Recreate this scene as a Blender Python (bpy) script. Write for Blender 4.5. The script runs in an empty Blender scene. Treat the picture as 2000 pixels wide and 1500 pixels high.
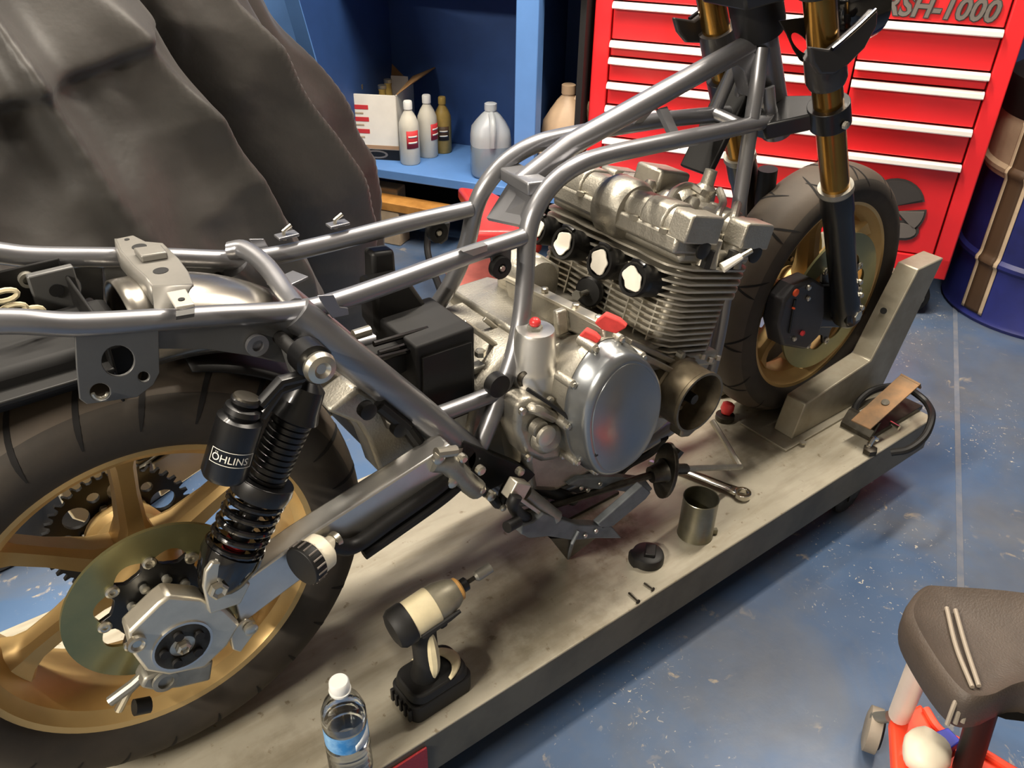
import bpy, bmesh, math, random
from mathutils import Vector, Matrix, noise
V = Vector
random.seed(7)
scene = bpy.context.scene
COL = scene.collection
PI = math.pi

# ------------------------------------------------------------------ camera
CAM_LOC = V((-0.1099, -0.9604, 1.1530))
CAM_ROT = (0.9918, -0.0160, -0.6509)
FPX = 1652.2
cam_data = bpy.data.cameras.new('camera')
cam_data.sensor_width = 36.0
cam_data.lens = FPX / 2000 * 36.0
cam_data.clip_start = 0.02
cam = bpy.data.objects.new('camera', cam_data)
cam.location = CAM_LOC
cam.rotation_euler = CAM_ROT
COL.objects.link(cam)
scene.camera = cam
CAM_M = cam.rotation_euler.to_matrix()

# ------------------------------------------------------------------ view, world
scene.view_settings.view_transform = 'Standard'
scene.view_settings.look = 'None'
scene.view_settings.gamma = 1.0
scene.view_settings.use_curve_mapping = False
scene.view_settings.exposure = 0.55
world = bpy.data.worlds.new('world')
scene.world = world
world.use_nodes = True
world.node_tree.nodes['Background'].inputs['Color'].default_value = (1.0, 0.93, 0.85, 1)
world.node_tree.nodes['Background'].inputs['Strength'].default_value = 0.02

FLOOR_Z = -0.20
CEIL_Z = 2.75
LAMPS = [  # x, y, yaw, watts, length
    (-2.75, -0.75, 1.5708, 225.0, 1.2),
    (1.00, 0.70, 0.0, 58.0, 1.2),
    (2.05, -0.10, 0.0, 46.0, 1.2),
    (-0.20, 1.05, 0.0, 34.0, 1.2),
]
LAMP_COL = (1.0, 0.91, 0.78)

# ------------------------------------------------------------------ pixel -> place helpers
def ray(px, py):
    return CAM_M @ V(((px - 1000) / FPX, -(py - 750) / FPX, -1.0))
def P(px, py, x=None, y=None, z=None):
    r = ray(px, py)
    if x is not None: t = (x - CAM_LOC.x) / r.x
    elif y is not None: t = (y - CAM_LOC.y) / r.y
    else: t = (z - CAM_LOC.z) / r.z
    return CAM_LOC + r * t
# the wall line that the tool chest and the shelves stand along
WC = V((2.5574, 0.1644, 0.0)); WS = V((-0.53951, 0.84198, 0)); WN = V((-0.84198, -0.53951, 0)); WZ = V((0, 0, 1))
def W(s, n, z): return WC + WS * s + WN * n + WZ * z
def PW(px, py, n=None, s=None):
    r = ray(px, py)
    if n is not None: t = ((WC + WN * n - CAM_LOC).dot(WN)) / r.dot(WN)
    else: t = ((WC + WS * s - CAM_LOC).dot(WS)) / r.dot(WS)
    return CAM_LOC + r * t

# ------------------------------------------------------------------ materials
def srgb(c):
    if isinstance(c, str):
        c = [int(c[i:i + 2], 16) / 255 for i in (0, 2, 4)]
    return tuple((v / 12.92 if v <= 0.04045 else ((v + 0.055) / 1.055) ** 2.4) for v in c) + (1.0,)
MATS = {}
def mat(name, col, rough=0.5, metal=0.0, var=0.0, vscale=20.0, bump=0.0, bscale=120.0, coat=0.0, trans=0.0, ior=1.45, spec=0.5, col2=None, rvar=0.0, sheen=0.0, emit=0.0):
    if name in MATS: return MATS[name]
    m = bpy.data.materials.new(name); m.use_nodes = True
    nt = m.node_tree; b = nt.nodes['Principled BSDF']
    c = srgb(col)
    b.inputs['Base Color'].default_value = c
    b.inputs['Roughness'].default_value = rough
    b.inputs['Metallic'].default_value = metal
    b.inputs['Coat Weight'].default_value = coat
    b.inputs['Coat Roughness'].default_value = 0.08
    b.inputs['Transmission Weight'].default_value = trans
    b.inputs['IOR'].default_value = ior
    b.inputs['Specular IOR Level'].default_value = spec
    b.inputs['Sheen Weight'].default_value = sheen
    if emit:
        b.inputs['Emission Color'].default_value = c; b.inputs['Emission Strength'].default_value = emit
    if var or bump or rvar:
        tc = nt.nodes.new('ShaderNodeTexCoord')
    if var or rvar:
        n = nt.nodes.new('ShaderNodeTexNoise'); n.inputs['Scale'].default_value = vscale; n.inputs['Detail'].default_value = 6; n.inputs['Roughness'].default_value = 0.6
        nt.links.new(tc.outputs['Object'], n.inputs['Vector'])
        if var:
            mx = nt.nodes.new('ShaderNodeMix'); mx.data_type = 'RGBA'
            c2 = srgb(col2) if col2 else tuple(min(1, v * (1 - var)) for v in c[:3]) + (1,)
            mx.inputs[6].default_value = c; mx.inputs[7].default_value = c2
            rp = nt.nodes.new('ShaderNodeMapRange'); rp.inputs[1].default_value = 0.38; rp.inputs[2].default_value = 0.68
            nt.links.new(n.outputs['Fac'], rp.inputs[0]); nt.links.new(rp.outputs[0], mx.inputs[0])
            nt.links.new(mx.outputs[2], b.inputs['Base Color'])
        if rvar:
            r2 = nt.nodes.new('ShaderNodeMapRange'); r2.inputs[1].default_value = 0.3; r2.inputs[2].default_value = 0.7
            r2.inputs[3].default_value = max(0, rough - rvar); r2.inputs[4].default_value = min(1, rough + rvar)
            nt.links.new(n.outputs['Fac'], r2.inputs[0]); nt.links.new(r2.outputs[0], b.inputs['Roughness'])
    if bump:
        n2 = nt.nodes.new('ShaderNodeTexNoise'); n2.inputs['Scale'].default_value = bscale; n2.inputs['Detail'].default_value = 4
        nt.links.new(tc.outputs['Object'], n2.inputs['Vector'])
        bp = nt.nodes.new('ShaderNodeBump'); bp.inputs['Strength'].default_value = bump; bp.inputs['Distance'].default_value = 0.002
        nt.links.new(n2.outputs['Fac'], bp.inputs['Height']); nt.links.new(bp.outputs[0], b.inputs['Normal'])
    MATS[name] = m
    return m

mat('gunmetal', '8b8b8e', 0.34, 0.75, var=0.12, vscale=9, rvar=0.06)
mat('gunmetal_plate', '646463', 0.45, 0.5, var=0.15, vscale=12)
mat('cast_alloy', 'aea99d', 0.45, 0.85, var=0.22, vscale=16, bump=0.3, bscale=300, rvar=0.08)
mat('fin_alloy', 'bab4a6', 0.5, 0.75, var=0.25, vscale=18, bump=0.2, bscale=240)
mat('bright_alloy', 'cfcdc8', 0.36, 0.9, var=0.08, vscale=25, rvar=0.06)
mat('machined_alloy', 'cfc9ba', 0.42, 0.85, var=0.1, vscale=40)
mat('dull_alloy', '9b988e', 0.5, 0.85, var=0.25, vscale=30)
mat('cover_paint', '8b8e90', 0.28, 0.8, var=0.06, vscale=10, coat=0.3)
mat('rubber', '2b2722', 0.75, 0.0, var=0.35, vscale=7, col2='3d352c', bump=0.15, bscale=60)
mat('tyre_rubber', '4d4338', 0.66, 0.0, var=0.4, vscale=5, col2='3d362e', bump=0.12, bscale=70)
mat('groove', '12100f', 0.9)
mat('gold', 'cbab72', 0.42, 0.5, var=0.15, vscale=8, rvar=0.08)
mat('fork_gold', '9a7338', 0.22, 0.95, var=0.1, vscale=8)
mat('zinc_disc', '9a946a', 0.33, 0.8, var=0.3, vscale=6, col2='7f8260')
mat('black_metal', '0d0d0e', 0.34, 0.0, coat=0.15)
mat('black_satin', '151413', 0.5, 0.1, var=0.2, vscale=20)
mat('black_matte', '100f0f', 0.7)
mat('black_gloss', '0d0d0e', 0.12, 0.0, coat=0.6)
mat('dark_steel', '4b4841', 0.42, 0.8, var=0.35, vscale=30, col2='332d25')
mat('bolt_steel', 'c5c0b2', 0.32, 0.95)
mat('tape', 'efe9da', 0.7, var=0.1, vscale=40)
mat('plastic_cream', 'e6ddc6', 0.45)
mat('red_rag', 'c63a35', 0.8, var=0.2, vscale=60)
mat('orange_mark', 'e0562a', 0.6)
mat('jack_grey', '6b6f72', 0.5, 0.35, var=0.2, vscale=25, col2='565a5c')
mat('chrome', 'e0ddd4', 0.16, 1.0)
mat('chest_red', 'e2262b', 0.30, 0.0, coat=0.35, var=0.05, vscale=3)
mat('chest_dark', '3a0f12', 0.6)
mat('pull_alloy', 'efebe6', 0.32, 0.45)
mat('letter_grey', '77706a', 0.45, 0.3)
mat('letter_edge', '3a3634', 0.6)
mat('drum_blue', '22286a', 0.45, 0.0, var=0.3, vscale=5, col2='191c4a')
mat('drum_cream', 'b7a287', 0.6, var=0.2, vscale=12)
mat('drum_brown', '43301f', 0.6)
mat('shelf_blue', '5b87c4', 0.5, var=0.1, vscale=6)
mat('shelf_blue_shaded', '29497f', 0.6, var=0.2, vscale=5)  # same shelf paint, darkened: shade inside the bays put into the colour
mat('cardboard', '8c6a43', 0.85, var=0.15, vscale=20)
mat('carton_white', 'ece7dc', 0.7, var=0.05, vscale=20)
mat('print_red', 'c8343a', 0.7)
mat('print_brown', 'a98767', 0.7)
mat('milk_plastic', 'e9e4d4', 0.4, trans=0.25, var=0.05)
mat('frost_plastic', 'dfe3e6', 0.35, trans=0.55)
mat('amber_plastic', 'a48a4a', 0.4, var=0.2, vscale=30)
mat('tan_plastic', 'b59a7d', 0.5, var=0.15, vscale=14)
mat('clear_plastic', 'f3f6f7', 0.06, trans=1.0, ior=1.38)
mat('water', 'ffffff', 0.0, trans=1.0, ior=1.33)
mat('label_blue', '2f78b8', 0.45, var=0.25, vscale=30, col2='8db9dc')
mat('label_white', 'dfe4e6', 0.5)
mat('cap_white', 'e6e6e2', 0.45, trans=0.1)
mat('wood', 'c48c46', 0.6, var=0.25, vscale=14, col2='a06c30')
mat('red_vinyl', 'd33a3a', 0.32, coat=0.2, var=0.1, vscale=20)
mat('pink_mat', 'b4655c', 0.7, var=0.2, vscale=20)
mat('galvanised', 'a09a8a', 0.46, 0.55, var=0.28, vscale=11, col2='8a8270', bump=0.1, bscale=90)
mat('tin_can', '8a8778', 0.35, 0.9, var=0.3, vscale=12, col2='6d6a58')
mat('drill_cream', 'd8cba6', 0.5, var=0.12, vscale=40)
mat('drill_grey', '8d8775', 0.45, 0.4, var=0.25, vscale=40)
mat('drill_black', '1a1918', 0.6, var=0.2, vscale=60)
mat('drill_ring', 'b98b4c', 0.5)
mat('stool_vinyl', '4a4038', 0.55, var=0.2, vscale=14, bump=0.35, bscale=330)
mat('stool_piping', '8d8274', 0.6)
mat('orange_plastic', 'f04a2c', 0.45, var=0.08, vscale=9)
mat('post_white', 'e4d2c0', 0.4, var=0.08, vscale=12)
mat('reflector', '8e2126', 0.35, bump=0.5, bscale=300)
mat('blue_cap', '2b3193', 0.4)
mat('paper', 'efeadb', 0.8)
mat('rust', '8a6a4a', 0.7, 0.3, var=0.4, vscale=30, col2='6e5a44')
mat('wall_navy', '2a3a66', 0.7, var=0.1, vscale=3)
mat('liquid_grey', '9aa9b6', 0.15, trans=0.3)
mat('wall_paint', '8d877c', 0.8, var=0.08, vscale=3)
mat('ceiling_paint', 'dcd5c8', 0.9)
mat('joint_grey', '6f7178', 0.7, var=0.5, vscale=12, col2='4f5d72')
mat('bridge_grey', '807d77', 0.42, 0.35, var=0.15, vscale=18)
mat('bridge_light', 'b5b0a6', 0.4, 0.3)
mat('dome_steel', '9a958c', 0.26, 0.9, var=0.1, vscale=8)
mat('ear_black', '2b2928', 0.4, 0.0, coat=0.2)
mat('dark_bronze', '857a66', 0.42, 0.8, var=0.3, vscale=22, col2='5f5544')
mat('caliper_grey', '3c3b3d', 0.45, 0.4, var=0.15, vscale=30)
mat('lamp_housing', 'e8e6e0', 0.5)

# worn blue floor paint: blotchy blue-grey, scuffed grey haze, chips down to pale concrete
def floor_material():
    m = bpy.data.materials.new('floor_paint'); m.use_nodes = True
    nt = m.node_tree; L = nt.links; b = nt.nodes['Principled BSDF']
    tc = nt.nodes.new('ShaderNodeTexCoord')
    def nz(scale, det=6, rough=0.6, dist=0.0):
        n = nt.nodes.new('ShaderNodeTexNoise'); n.inputs['Scale'].default_value = scale; n.inputs['Detail'].default_value = det
        n.inputs['Roughness'].default_value = rough; n.inputs['Distortion'].default_value = dist
        L.new(tc.outputs['Object'], n.inputs['Vector']); return n.outputs['Fac']
    def rng(src, a, b_, c=0.0, d=1.0):
        r = nt.nodes.new('ShaderNodeMapRange'); r.inputs[1].default_value = a; r.inputs[2].default_value = b_; r.inputs[3].default_value = c; r.inputs[4].default_value = d
        L.new(src, r.inputs[0]); return r.outputs[0]
    def mix(fac, a, b_):
        x = nt.nodes.new('ShaderNodeMix'); x.data_type = 'RGBA'
        L.new(fac, x.inputs[0])
        for i, v in ((6, a), (7, b_)):
            if isinstance(v, tuple): x.inputs[i].default_value = v
            else: L.new(v, x.inputs[i])
        return x.outputs[2]
    def mul(a, b_):
        x = nt.nodes.new('ShaderNodeMath'); x.operation = 'MULTIPLY'; L.new(a, x.inputs[0]); L.new(b_, x.inputs[1]); return x.outputs[0]
    base = mix(rng(nz(1.1, 4), 0.35, 0.65), srgb('4a6384'), srgb('3c5272'))
    haze = mix(rng(nz(2.6, 6, 0.65, 0.6), 0.42, 0.70, 0, 0.85), base, srgb('60646b'))
    chipmask = rng(nz(5, 4), 0.52, 0.66)
    chips = mul(rng(nz(22, 6, 0.65, 0.8), 0.60, 0.66), chipmask)
    c1 = mix(chips, haze, srgb('a99c86'))
    chips2 = mul(rng(nz(80, 3, 0.5, 1.5), 0.66, 0.70), rng(nz(3.2, 3), 0.50, 0.66))
    c2 = mix(chips2, c1, srgb('b9b3a6'))
    dirt = rng(nz(1.3, 6, 0.65), 0.46, 0.72, 0, 0.7)
    c3 = mix(dirt, c2, srgb('45464a'))
    L.new(c3, b.inputs['Base Color'])
    L.new(rng(nz(6), 0.3, 0.7, 0.30, 0.55), b.inputs['Roughness'])
    bp = nt.nodes.new('ShaderNodeBump'); bp.inputs['Strength'].default_value = 0.15; bp.inputs['Distance'].default_value = 0.004
    L.new(nz(14), bp.inputs['Height']); L.new(bp.outputs[0], b.inputs['Normal'])
    return m
MATS['floor_paint'] = floor_material()

STAINS = [(0.80, -0.085, 0.075, 0.75, '5c4a30'), (0.60, -0.17, 0.13, 0.45, '6d6450'), (1.28, -0.07, 0.10, 0.5, '6a6250'), (0.45, -0.20, 0.06, 0.35, '6d6450'), (0.08, -0.22, 0.10, 0.35, '6d6450')]
def platform_material():
    m = bpy.data.materials.new('platform_plate'); m.use_nodes = True
    nt = m.node_tree; L = nt.links; b = nt.nodes['Principled BSDF']
    tc = nt.nodes.new('ShaderNodeTexCoord')
    def nz(scale, det=6, rough=0.6, sc=(1, 1, 1)):
        mp = nt.nodes.new('ShaderNodeMapping'); mp.inputs['Scale'].default_value = sc
        L.new(tc.outputs['Object'], mp.inputs['Vector'])
        n = nt.nodes.new('ShaderNodeTexNoise'); n.inputs['Scale'].default_value = scale; n.inputs['Detail'].default_value = det
        n.inputs['Roughness'].default_value = rough
        L.new(mp.outputs[0], n.inputs['Vector']); return n.outputs['Fac']
    def rng(src, a, b_, c=0.0, d=1.0):
        r = nt.nodes.new('ShaderNodeMapRange'); r.inputs[1].default_value = a; r.inputs[2].default_value = b_; r.inputs[3].default_value = c; r.inputs[4].default_value = d
        L.new(src, r.inputs[0]); return r.outputs[0]
    def mix(fac, a, b_):
        x = nt.nodes.new('ShaderNodeMix'); x.data_type = 'RGBA'
        L.new(fac, x.inputs[0])
        for i, v in ((6, a), (7, b_)):
            if isinstance(v, tuple): x.inputs[i].default_value = v
            else: L.new(v, x.inputs[i])
        return x.outputs[2]
    base = mix(rng(nz(5, 6, 0.65), 0.3, 0.7), srgb('b0a998'), srgb('9e9785'))
    streak = mix(rng(nz(16, 5, 0.6, (0.25, 1.4, 1)), 0.46, 0.72, 0, 0.65), base, srgb('7a705a'))
    spots = mix(rng(nz(42, 4, 0.6), 0.64, 0.70, 0, 0.7), streak, srgb('6a5a40'))
    geo = nt.nodes.new('ShaderNodeNewGeometry'); cur = spots
    for (sx, sy, rad, amt, colr) in STAINS:
        dn = nt.nodes.new('ShaderNodeVectorMath'); dn.operation = 'DISTANCE'; dn.inputs[1].default_value = (sx, sy, 0)
        L.new(geo.outputs['Position'], dn.inputs[0])
        ad = nt.nodes.new('ShaderNodeMath'); ad.operation = 'ADD'; L.new(dn.outputs['Value'], ad.inputs[0]); L.new(rng(nz(24, 5, 0.65), 0.2, 0.8, -rad * 0.8, rad * 0.8), ad.inputs[1])
        cur = mix(rng(ad.outputs[0], rad * 0.4, rad * 1.1, amt, 0.0), cur, srgb(colr))
    L.new(cur, b.inputs['Base Color'])
    b.inputs['Metallic'].default_value = 0.25
    L.new(rng(nz(8), 0.3, 0.7, 0.38, 0.6), b.inputs['Roughness'])
    bp = nt.nodes.new('ShaderNodeBump'); bp.inputs['Strength'].default_value = 0.12; bp.inputs['Distance'].default_value = 0.003
    L.new(nz(20), bp.inputs['Height']); L.new(bp.outputs[0], b.inputs['Normal'])
    return m
MATS['platform_plate'] = platform_material()

# black nylon bike cover
def cloth_material():
    m = mat('cover_cloth', '383532', 0.5, 0.0, var=0.12, vscale=5, col2='302e2b', sheen=0.1)
    nt = m.node_tree; L = nt.links; b = nt.nodes['Principled BSDF']
    tc = nt.nodes.new('ShaderNodeTexCoord'); n = nt.nodes.new('ShaderNodeTexNoise'); n.inputs['Scale'].default_value = 14; n.inputs['Detail'].default_value = 4; n.inputs['Distortion'].default_value = 0.0
    L.new(tc.outputs['Object'], n.inputs['Vector'])
    bp = nt.nodes.new('ShaderNodeBump'); bp.inputs['Strength'].default_value = 0.25; bp.inputs['Distance'].default_value = 0.01
    L.new(n.outputs['Fac'], bp.inputs['Height']); L.new(bp.outputs[0], b.inputs['Normal'])
    return m
cloth_material()

# ------------------------------------------------------------------ mesh builder
def catmull(pts, k=8, closed=False):
    pts = [V(p) for p in pts]; n = len(pts)
    if n < 3: return pts
    out = []
    rngn = n if closed else n - 1
    for i in range(rngn):
        p1 = pts[i]; p2 = pts[(i + 1) % n]
        p0 = pts[i - 1] if (closed or i > 0) else p1 * 2 - p2
        p3 = pts[(i + 2) % n] if (closed or i + 2 < n) else p2 * 2 - p1
        for j in range(k):
            t = j / k; t2 = t * t; t3 = t2 * t
            out.append(0.5 * ((2 * p1) + (p2 - p0) * t + (2 * p0 - 5 * p1 + 4 * p2 - p3) * t2 + (3 * p1 - p0 - 3 * p2 + p3) * t3))
    if not closed: out.append(pts[-1])
    return out
def basis(axis, up=V((0, 0, 1))):
    a = V(axis).normalized()
    if abs(a.dot(up)) > 0.98: up = V((1, 0, 0))
    u = up.cross(a).normalized(); v = a.cross(u)
    return u, v, a
def rot_axes(yaw=0, pitch=0, roll=0):
    return (Matrix.Rotation(yaw, 3, 'Z') @ Matrix.Rotation(pitch, 3, 'Y') @ Matrix.Rotation(roll, 3, 'X'))
class MB:
    def __init__(s): s.v = []; s.f = []
    def add(s, vs, fs):
        o = len(s.v); s.v += [V(x) for x in vs]; s.f += [tuple(i + o for i in f) for f in fs]; return s
    def box(s, c, size, M=None):
        M = M or Matrix.Identity(3); c = V(c); hx, hy, hz = [k / 2 for k in size]
        vs = [c + M @ V((x * hx, y * hy, z * hz)) for x in (-1, 1) for y in (-1, 1) for z in (-1, 1)]
        return s.add(vs, [(0, 1, 3, 2), (4, 6, 7, 5), (0, 4, 5, 1), (2, 3, 7, 6), (0, 2, 6, 4), (1, 5, 7, 3)])
    def bar(s, a, b, w, h, up=V((0, 0, 1))):
        a, b = V(a), V(b); u, v, ax = basis(b - a, up)
        vs = []
        for p in (a, b):
            for (i, j) in ((-1, -1), (1, -1), (1, 1), (-1, 1)): vs.append(p + u * (i * w / 2) + v * (j * h / 2))
        return s.add(vs, [(3, 2, 1, 0), (4, 5, 6, 7), (0, 1, 5, 4), (1, 2, 6, 5), (2, 3, 7, 6), (3, 0, 4, 7)])
    def lathe(s, o, axis, prof, n=24, closed=False, up=V((0, 0, 1)), capa=True, capb=True, squash=1.0, a0=0.0):
        o = V(o); u, v, a = basis(axis, up); vs = []; fs = []
        for (h, r) in prof:
            for k in range(n):
                t = a0 + 2 * PI * k / n; vs.append(o + a * h + u * (r * math.cos(t)) + v * (r * squash * math.sin(t)))
        m = len(prof)
        for i in range(m if closed else m - 1):
            j = (i + 1) % m
            for k in range(n):
                k2 = (k + 1) % n; fs.append((i * n + k, i * n + k2, j * n + k2, j * n + k))
        if not closed:
            if capa and prof[0][1] > 1e-6: fs.append(tuple(range(n - 1, -1, -1)))
            if capb and prof[-1][1] > 1e-6: fs.append(tuple((m - 1) * n + k for k in range(n)))
        return s.add(vs, fs)
    def cyl(s, a, b, r0, r1=None, n=16):
        a, b = V(a), V(b); r1 = r0 if r1 is None else r1
        return s.lathe(a, b - a, [(0, r0), ((b - a).length, r1)], n)
    def tube(s, pts, r, n=12, closed=False, cap=True, ry=None, up=V((0, 0, 1))):
        pts = [V(p) for p in pts]; m = len(pts); rs = r if isinstance(r, (list, tuple)) else [r] * m
        tang = []
        for i in range(m):
            a = pts[i - 1] if (i > 0 or closed) else pts[0]; b = pts[(i + 1) % m] if (i < m - 1 or closed) else pts[-1]
            tang.append((b - a).normalized())
        u, v, _ = basis(tang[0], up); vs = []; fs = []
        for i in range(m):
            if i > 0:
                q = tang[i - 1].rotation_difference(tang[i]); u = q @ u; v = q @ v
            k2 = ry / r if ry and not isinstance(r, (list, tuple)) else 1.0
            for k in range(n):
                t = 2 * PI * k / n; vs.append(pts[i] + u * (rs[i] * math.cos(t)) + v * (rs[i] * k2 * math.sin(t)))
        for i in range(m if closed else m - 1):
            j = (i + 1) % m
            for k in range(n):
                kk = (k + 1) % n; fs.append((i * n + k, i * n + kk, j * n + kk, j * n + k))
        if cap and not closed: fs.append(tuple(range(n - 1, -1, -1))); fs.append(tuple((m - 1) * n + k for k in range(n)))
        return s.add(vs, fs)
    def prism(s, poly, vec):
        poly = [V(p) for p in poly]; n = len(poly); vec = V(vec)
        vs = poly + [p + vec for p in poly]
        fs = [tuple(range(n - 1, -1, -1)), tuple(range(n, 2 * n))]
        for k in range(n): k2 = (k + 1) % n; fs.append((k, k2, n + k2, n + k))
        return s.add(vs, fs)
    def plate(s, outer, holes, o, eu, ev, th):
        """flat plate with holes; 2D outlines placed at o + eu*x + ev*y, thickness th along eu x ev"""
        o, eu, ev = V(o), V(eu).normalized(), V(ev).normalized(); en = eu.cross(ev)
        bm = bmesh.new(); edges = []; loops = []
        for lp in [outer] + list(holes):
            vs = [bm.verts.new((x, y, 0)) for x, y in lp]; loops.append(vs)
            for i in range(len(vs)): edges.append(bm.edges.new((vs[i], vs[(i + 1) % len(vs)])))
        bmesh.ops.triangle_fill(bm, edges=edges, use_beauty=True, use_dissolve=False)
        bm.verts.index_update(); n = len(bm.verts)
        flat = [(v.co.x, v.co.y) for v in bm.verts]; tris = [tuple(v.index for v in f.verts) for f in bm.faces]
        idx = [[v.index for v in lp] for lp in loops]; bm.free()
        vs = [o + eu * x + ev * y for x, y in flat] + [o + eu * x + ev * y + en * th for x, y in flat]
        fs = [tuple(reversed(t)) for t in tris] + [tuple(i + n for i in t) for t in tris]
        for lp in idx:
            for i in range(len(lp)): a, b = lp[i], lp[(i + 1) % len(lp)]; fs.append((a, b, b + n, a + n))
        return s.add(vs, fs)
    def sphere(s, c, r, n=14, m=8, sc=(1, 1, 1)):
        c = V(c); vs = [c + V((0, 0, r * sc[2]))]; fs = []
        for i in range(1, m):
            t = PI * i / m
            for k in range(n):
                f = 2 * PI * k / n; vs.append(c + V((r * sc[0] * math.sin(t) * math.cos(f), r * sc[1] * math.sin(t) * math.sin(f), r * sc[2] * math.cos(t))))
        vs.append(c - V((0, 0, r * sc[2]))); last = len(vs) - 1
        for k in range(n): fs.append((0, 1 + k, 1 + (k + 1) % n)); fs.append((last, 1 + (m - 2) * n + (k + 1) % n, 1 + (m - 2) * n + k))
        for i in range(m - 2):
            for k in range(n):
                k2 = (k + 1) % n; fs.append((1 + i * n + k, 1 + (i + 1) * n + k, 1 + (i + 1) * n + k2, 1 + i * n + k2))
        return s.add(vs, fs)
    def grid(s, fn, nu, nv, wrap=False):
        vs = [fn(i / nu, j / nv) for j in range(nv + 1) for i in range(nu + (0 if wrap else 1))]
        w = nu if wrap else nu + 1; fs = []
        for j in range(nv):
            for i in range(nu):
                i2 = (i + 1) % w if wrap else i + 1
                fs.append((j * w + i, j * w + i2, (j + 1) * w + i2, (j + 1) * w + i))
        return s.add(vs, fs)
    def xform(s, M):
        s.v = [M @ v for v in s.v]; return s
    def build(s, name, m, parent=None, bevel=0.0, seg=2, angle=35, solid=0.0, subsurf=0):
        me = bpy.data.meshes.new(name); me.from_pydata([tuple(v) for v in s.v], [], s.f)
        bm = bmesh.new(); bm.from_mesh(me); bmesh.ops.recalc_face_normals(bm, faces=bm.faces); bm.to_mesh(me); bm.free()
        me.materials.append(MATS[m] if isinstance(m, str) else m)
        for p in me.polygons: p.use_smooth = True
        me.set_sharp_from_angle(angle=math.radians(angle))
        o = bpy.data.objects.new(name, me); COL.objects.link(o)
        if parent is not None: o.parent = parent; o.matrix_parent_inverse = Matrix.Identity(4)
        if solid: md = o.modifiers.new('solid', 'SOLIDIFY'); md.thickness = solid; md.offset = 0
        if bevel: md = o.modifiers.new('bevel', 'BEVEL'); md.width = bevel; md.segments = seg; md.limit_method = 'ANGLE'; md.angle_limit = math.radians(40); md.harden_normals = False
        if subsurf: md = o.modifiers.new('sub', 'SUBSURF'); md.levels = subsurf; md.render_levels = subsurf
        return o
def tag(o, label=None, cat=None, group=None, kind=None):
    if label: o['label'] = label
    if cat: o['category'] = cat
    if group: o['group'] = group
    if kind: o['kind'] = kind
    return o
# Things built from world-space parts: the Empty stands at the thing's base and its parts keep world coordinates.
def thing(name, label, cat, loc=(0, 0, 0), group=None):
    o = bpy.data.objects.new(name, None); COL.objects.link(o); o.empty_display_size = 0.05
    tag(o, label, cat, group); o['_base'] = tuple(loc)
    return o
def settle_things():
    """move every Empty to its thing's base while its parts stay where they are"""
    for o in list(bpy.data.objects):
        if '_base' in o.keys():
            b = V(o['_base']); del o['_base']; o.location = b
            for ch in o.children: ch.location = ch.location - b
def circle(r, n=20, cx=0, cy=0): return [(cx + r * math.cos(2 * PI * k / n), cy + r * math.sin(2 * PI * k / n)) for k in range(n)]
def text_mesh(string, size, extrude=0.0005, shear=0.0, offset=0.0):
    cu = bpy.data.curves.new('lettering', 'FONT'); cu.body = string; cu.size = size; cu.extrude = extrude; cu.shear = shear; cu.align_x = 'CENTER'; cu.align_y = 'CENTER'; cu.resolution_u = 3; cu.offset = offset
    to = bpy.data.objects.new('lettering', cu); COL.objects.link(to)
    dg = bpy.context.evaluated_depsgraph_get(); dg.update()
    me = bpy.data.meshes.new_from_object(to.evaluated_get(dg))
    vs = [v.co.copy() for v in me.vertices]; fs = [tuple(p.vertices) for p in me.polygons]
    bpy.data.objects.remove(to); bpy.data.curves.remove(cu); bpy.data.meshes.remove(me)
    return vs, fs
def lettering(name, string, size, o, eu, ev, m, parent=None, extrude=0.0005, shear=0.0, sx=1.0, offset=0.0):
    vs, fs = text_mesh(string, size, extrude, shear, offset); o, eu, ev = V(o), V(eu).normalized(), V(ev).normalized(); en = eu.cross(ev)
    b = MB(); b.add([o + eu * (v.x * sx) + ev * v.y + en * v.z for v in vs], fs)
    return b.build(name, m, parent)
# ================================================================== the room
def slab(name, lo, hi, m):
    c = [(a + b) / 2 for a, b in zip(lo, hi)]; sz = [b - a for a, b in zip(lo, hi)]
    o = MB().box(c, sz).build(name, m); o['kind'] = 'structure'; return o
slab('floor', (-4.9, -3.2, FLOOR_Z - 0.1), (5.2, 4.6, FLOOR_Z), 'floor_paint')
slab('ceiling', (-4.9, -3.2, CEIL_Z), (5.2, 4.6, CEIL_Z + 0.1), 'ceiling_paint')
jt = MB(); ja = P(1866, 640, z=FLOOR_Z); jb = P(1876, 1140, z=FLOOR_Z); jd = (jb - ja).normalized(); jn = V((-jd.y, jd.x, 0)) * 0.007
jt.prism([ja - jd * 0.5 - jn, jb + jd * 1.5 - jn, jb + jd * 1.5 + jn, ja - jd * 0.5 + jn], (0, 0, 0.0012)); jt.build('trim_1', 'joint_grey')['kind'] = 'structure'
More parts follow.
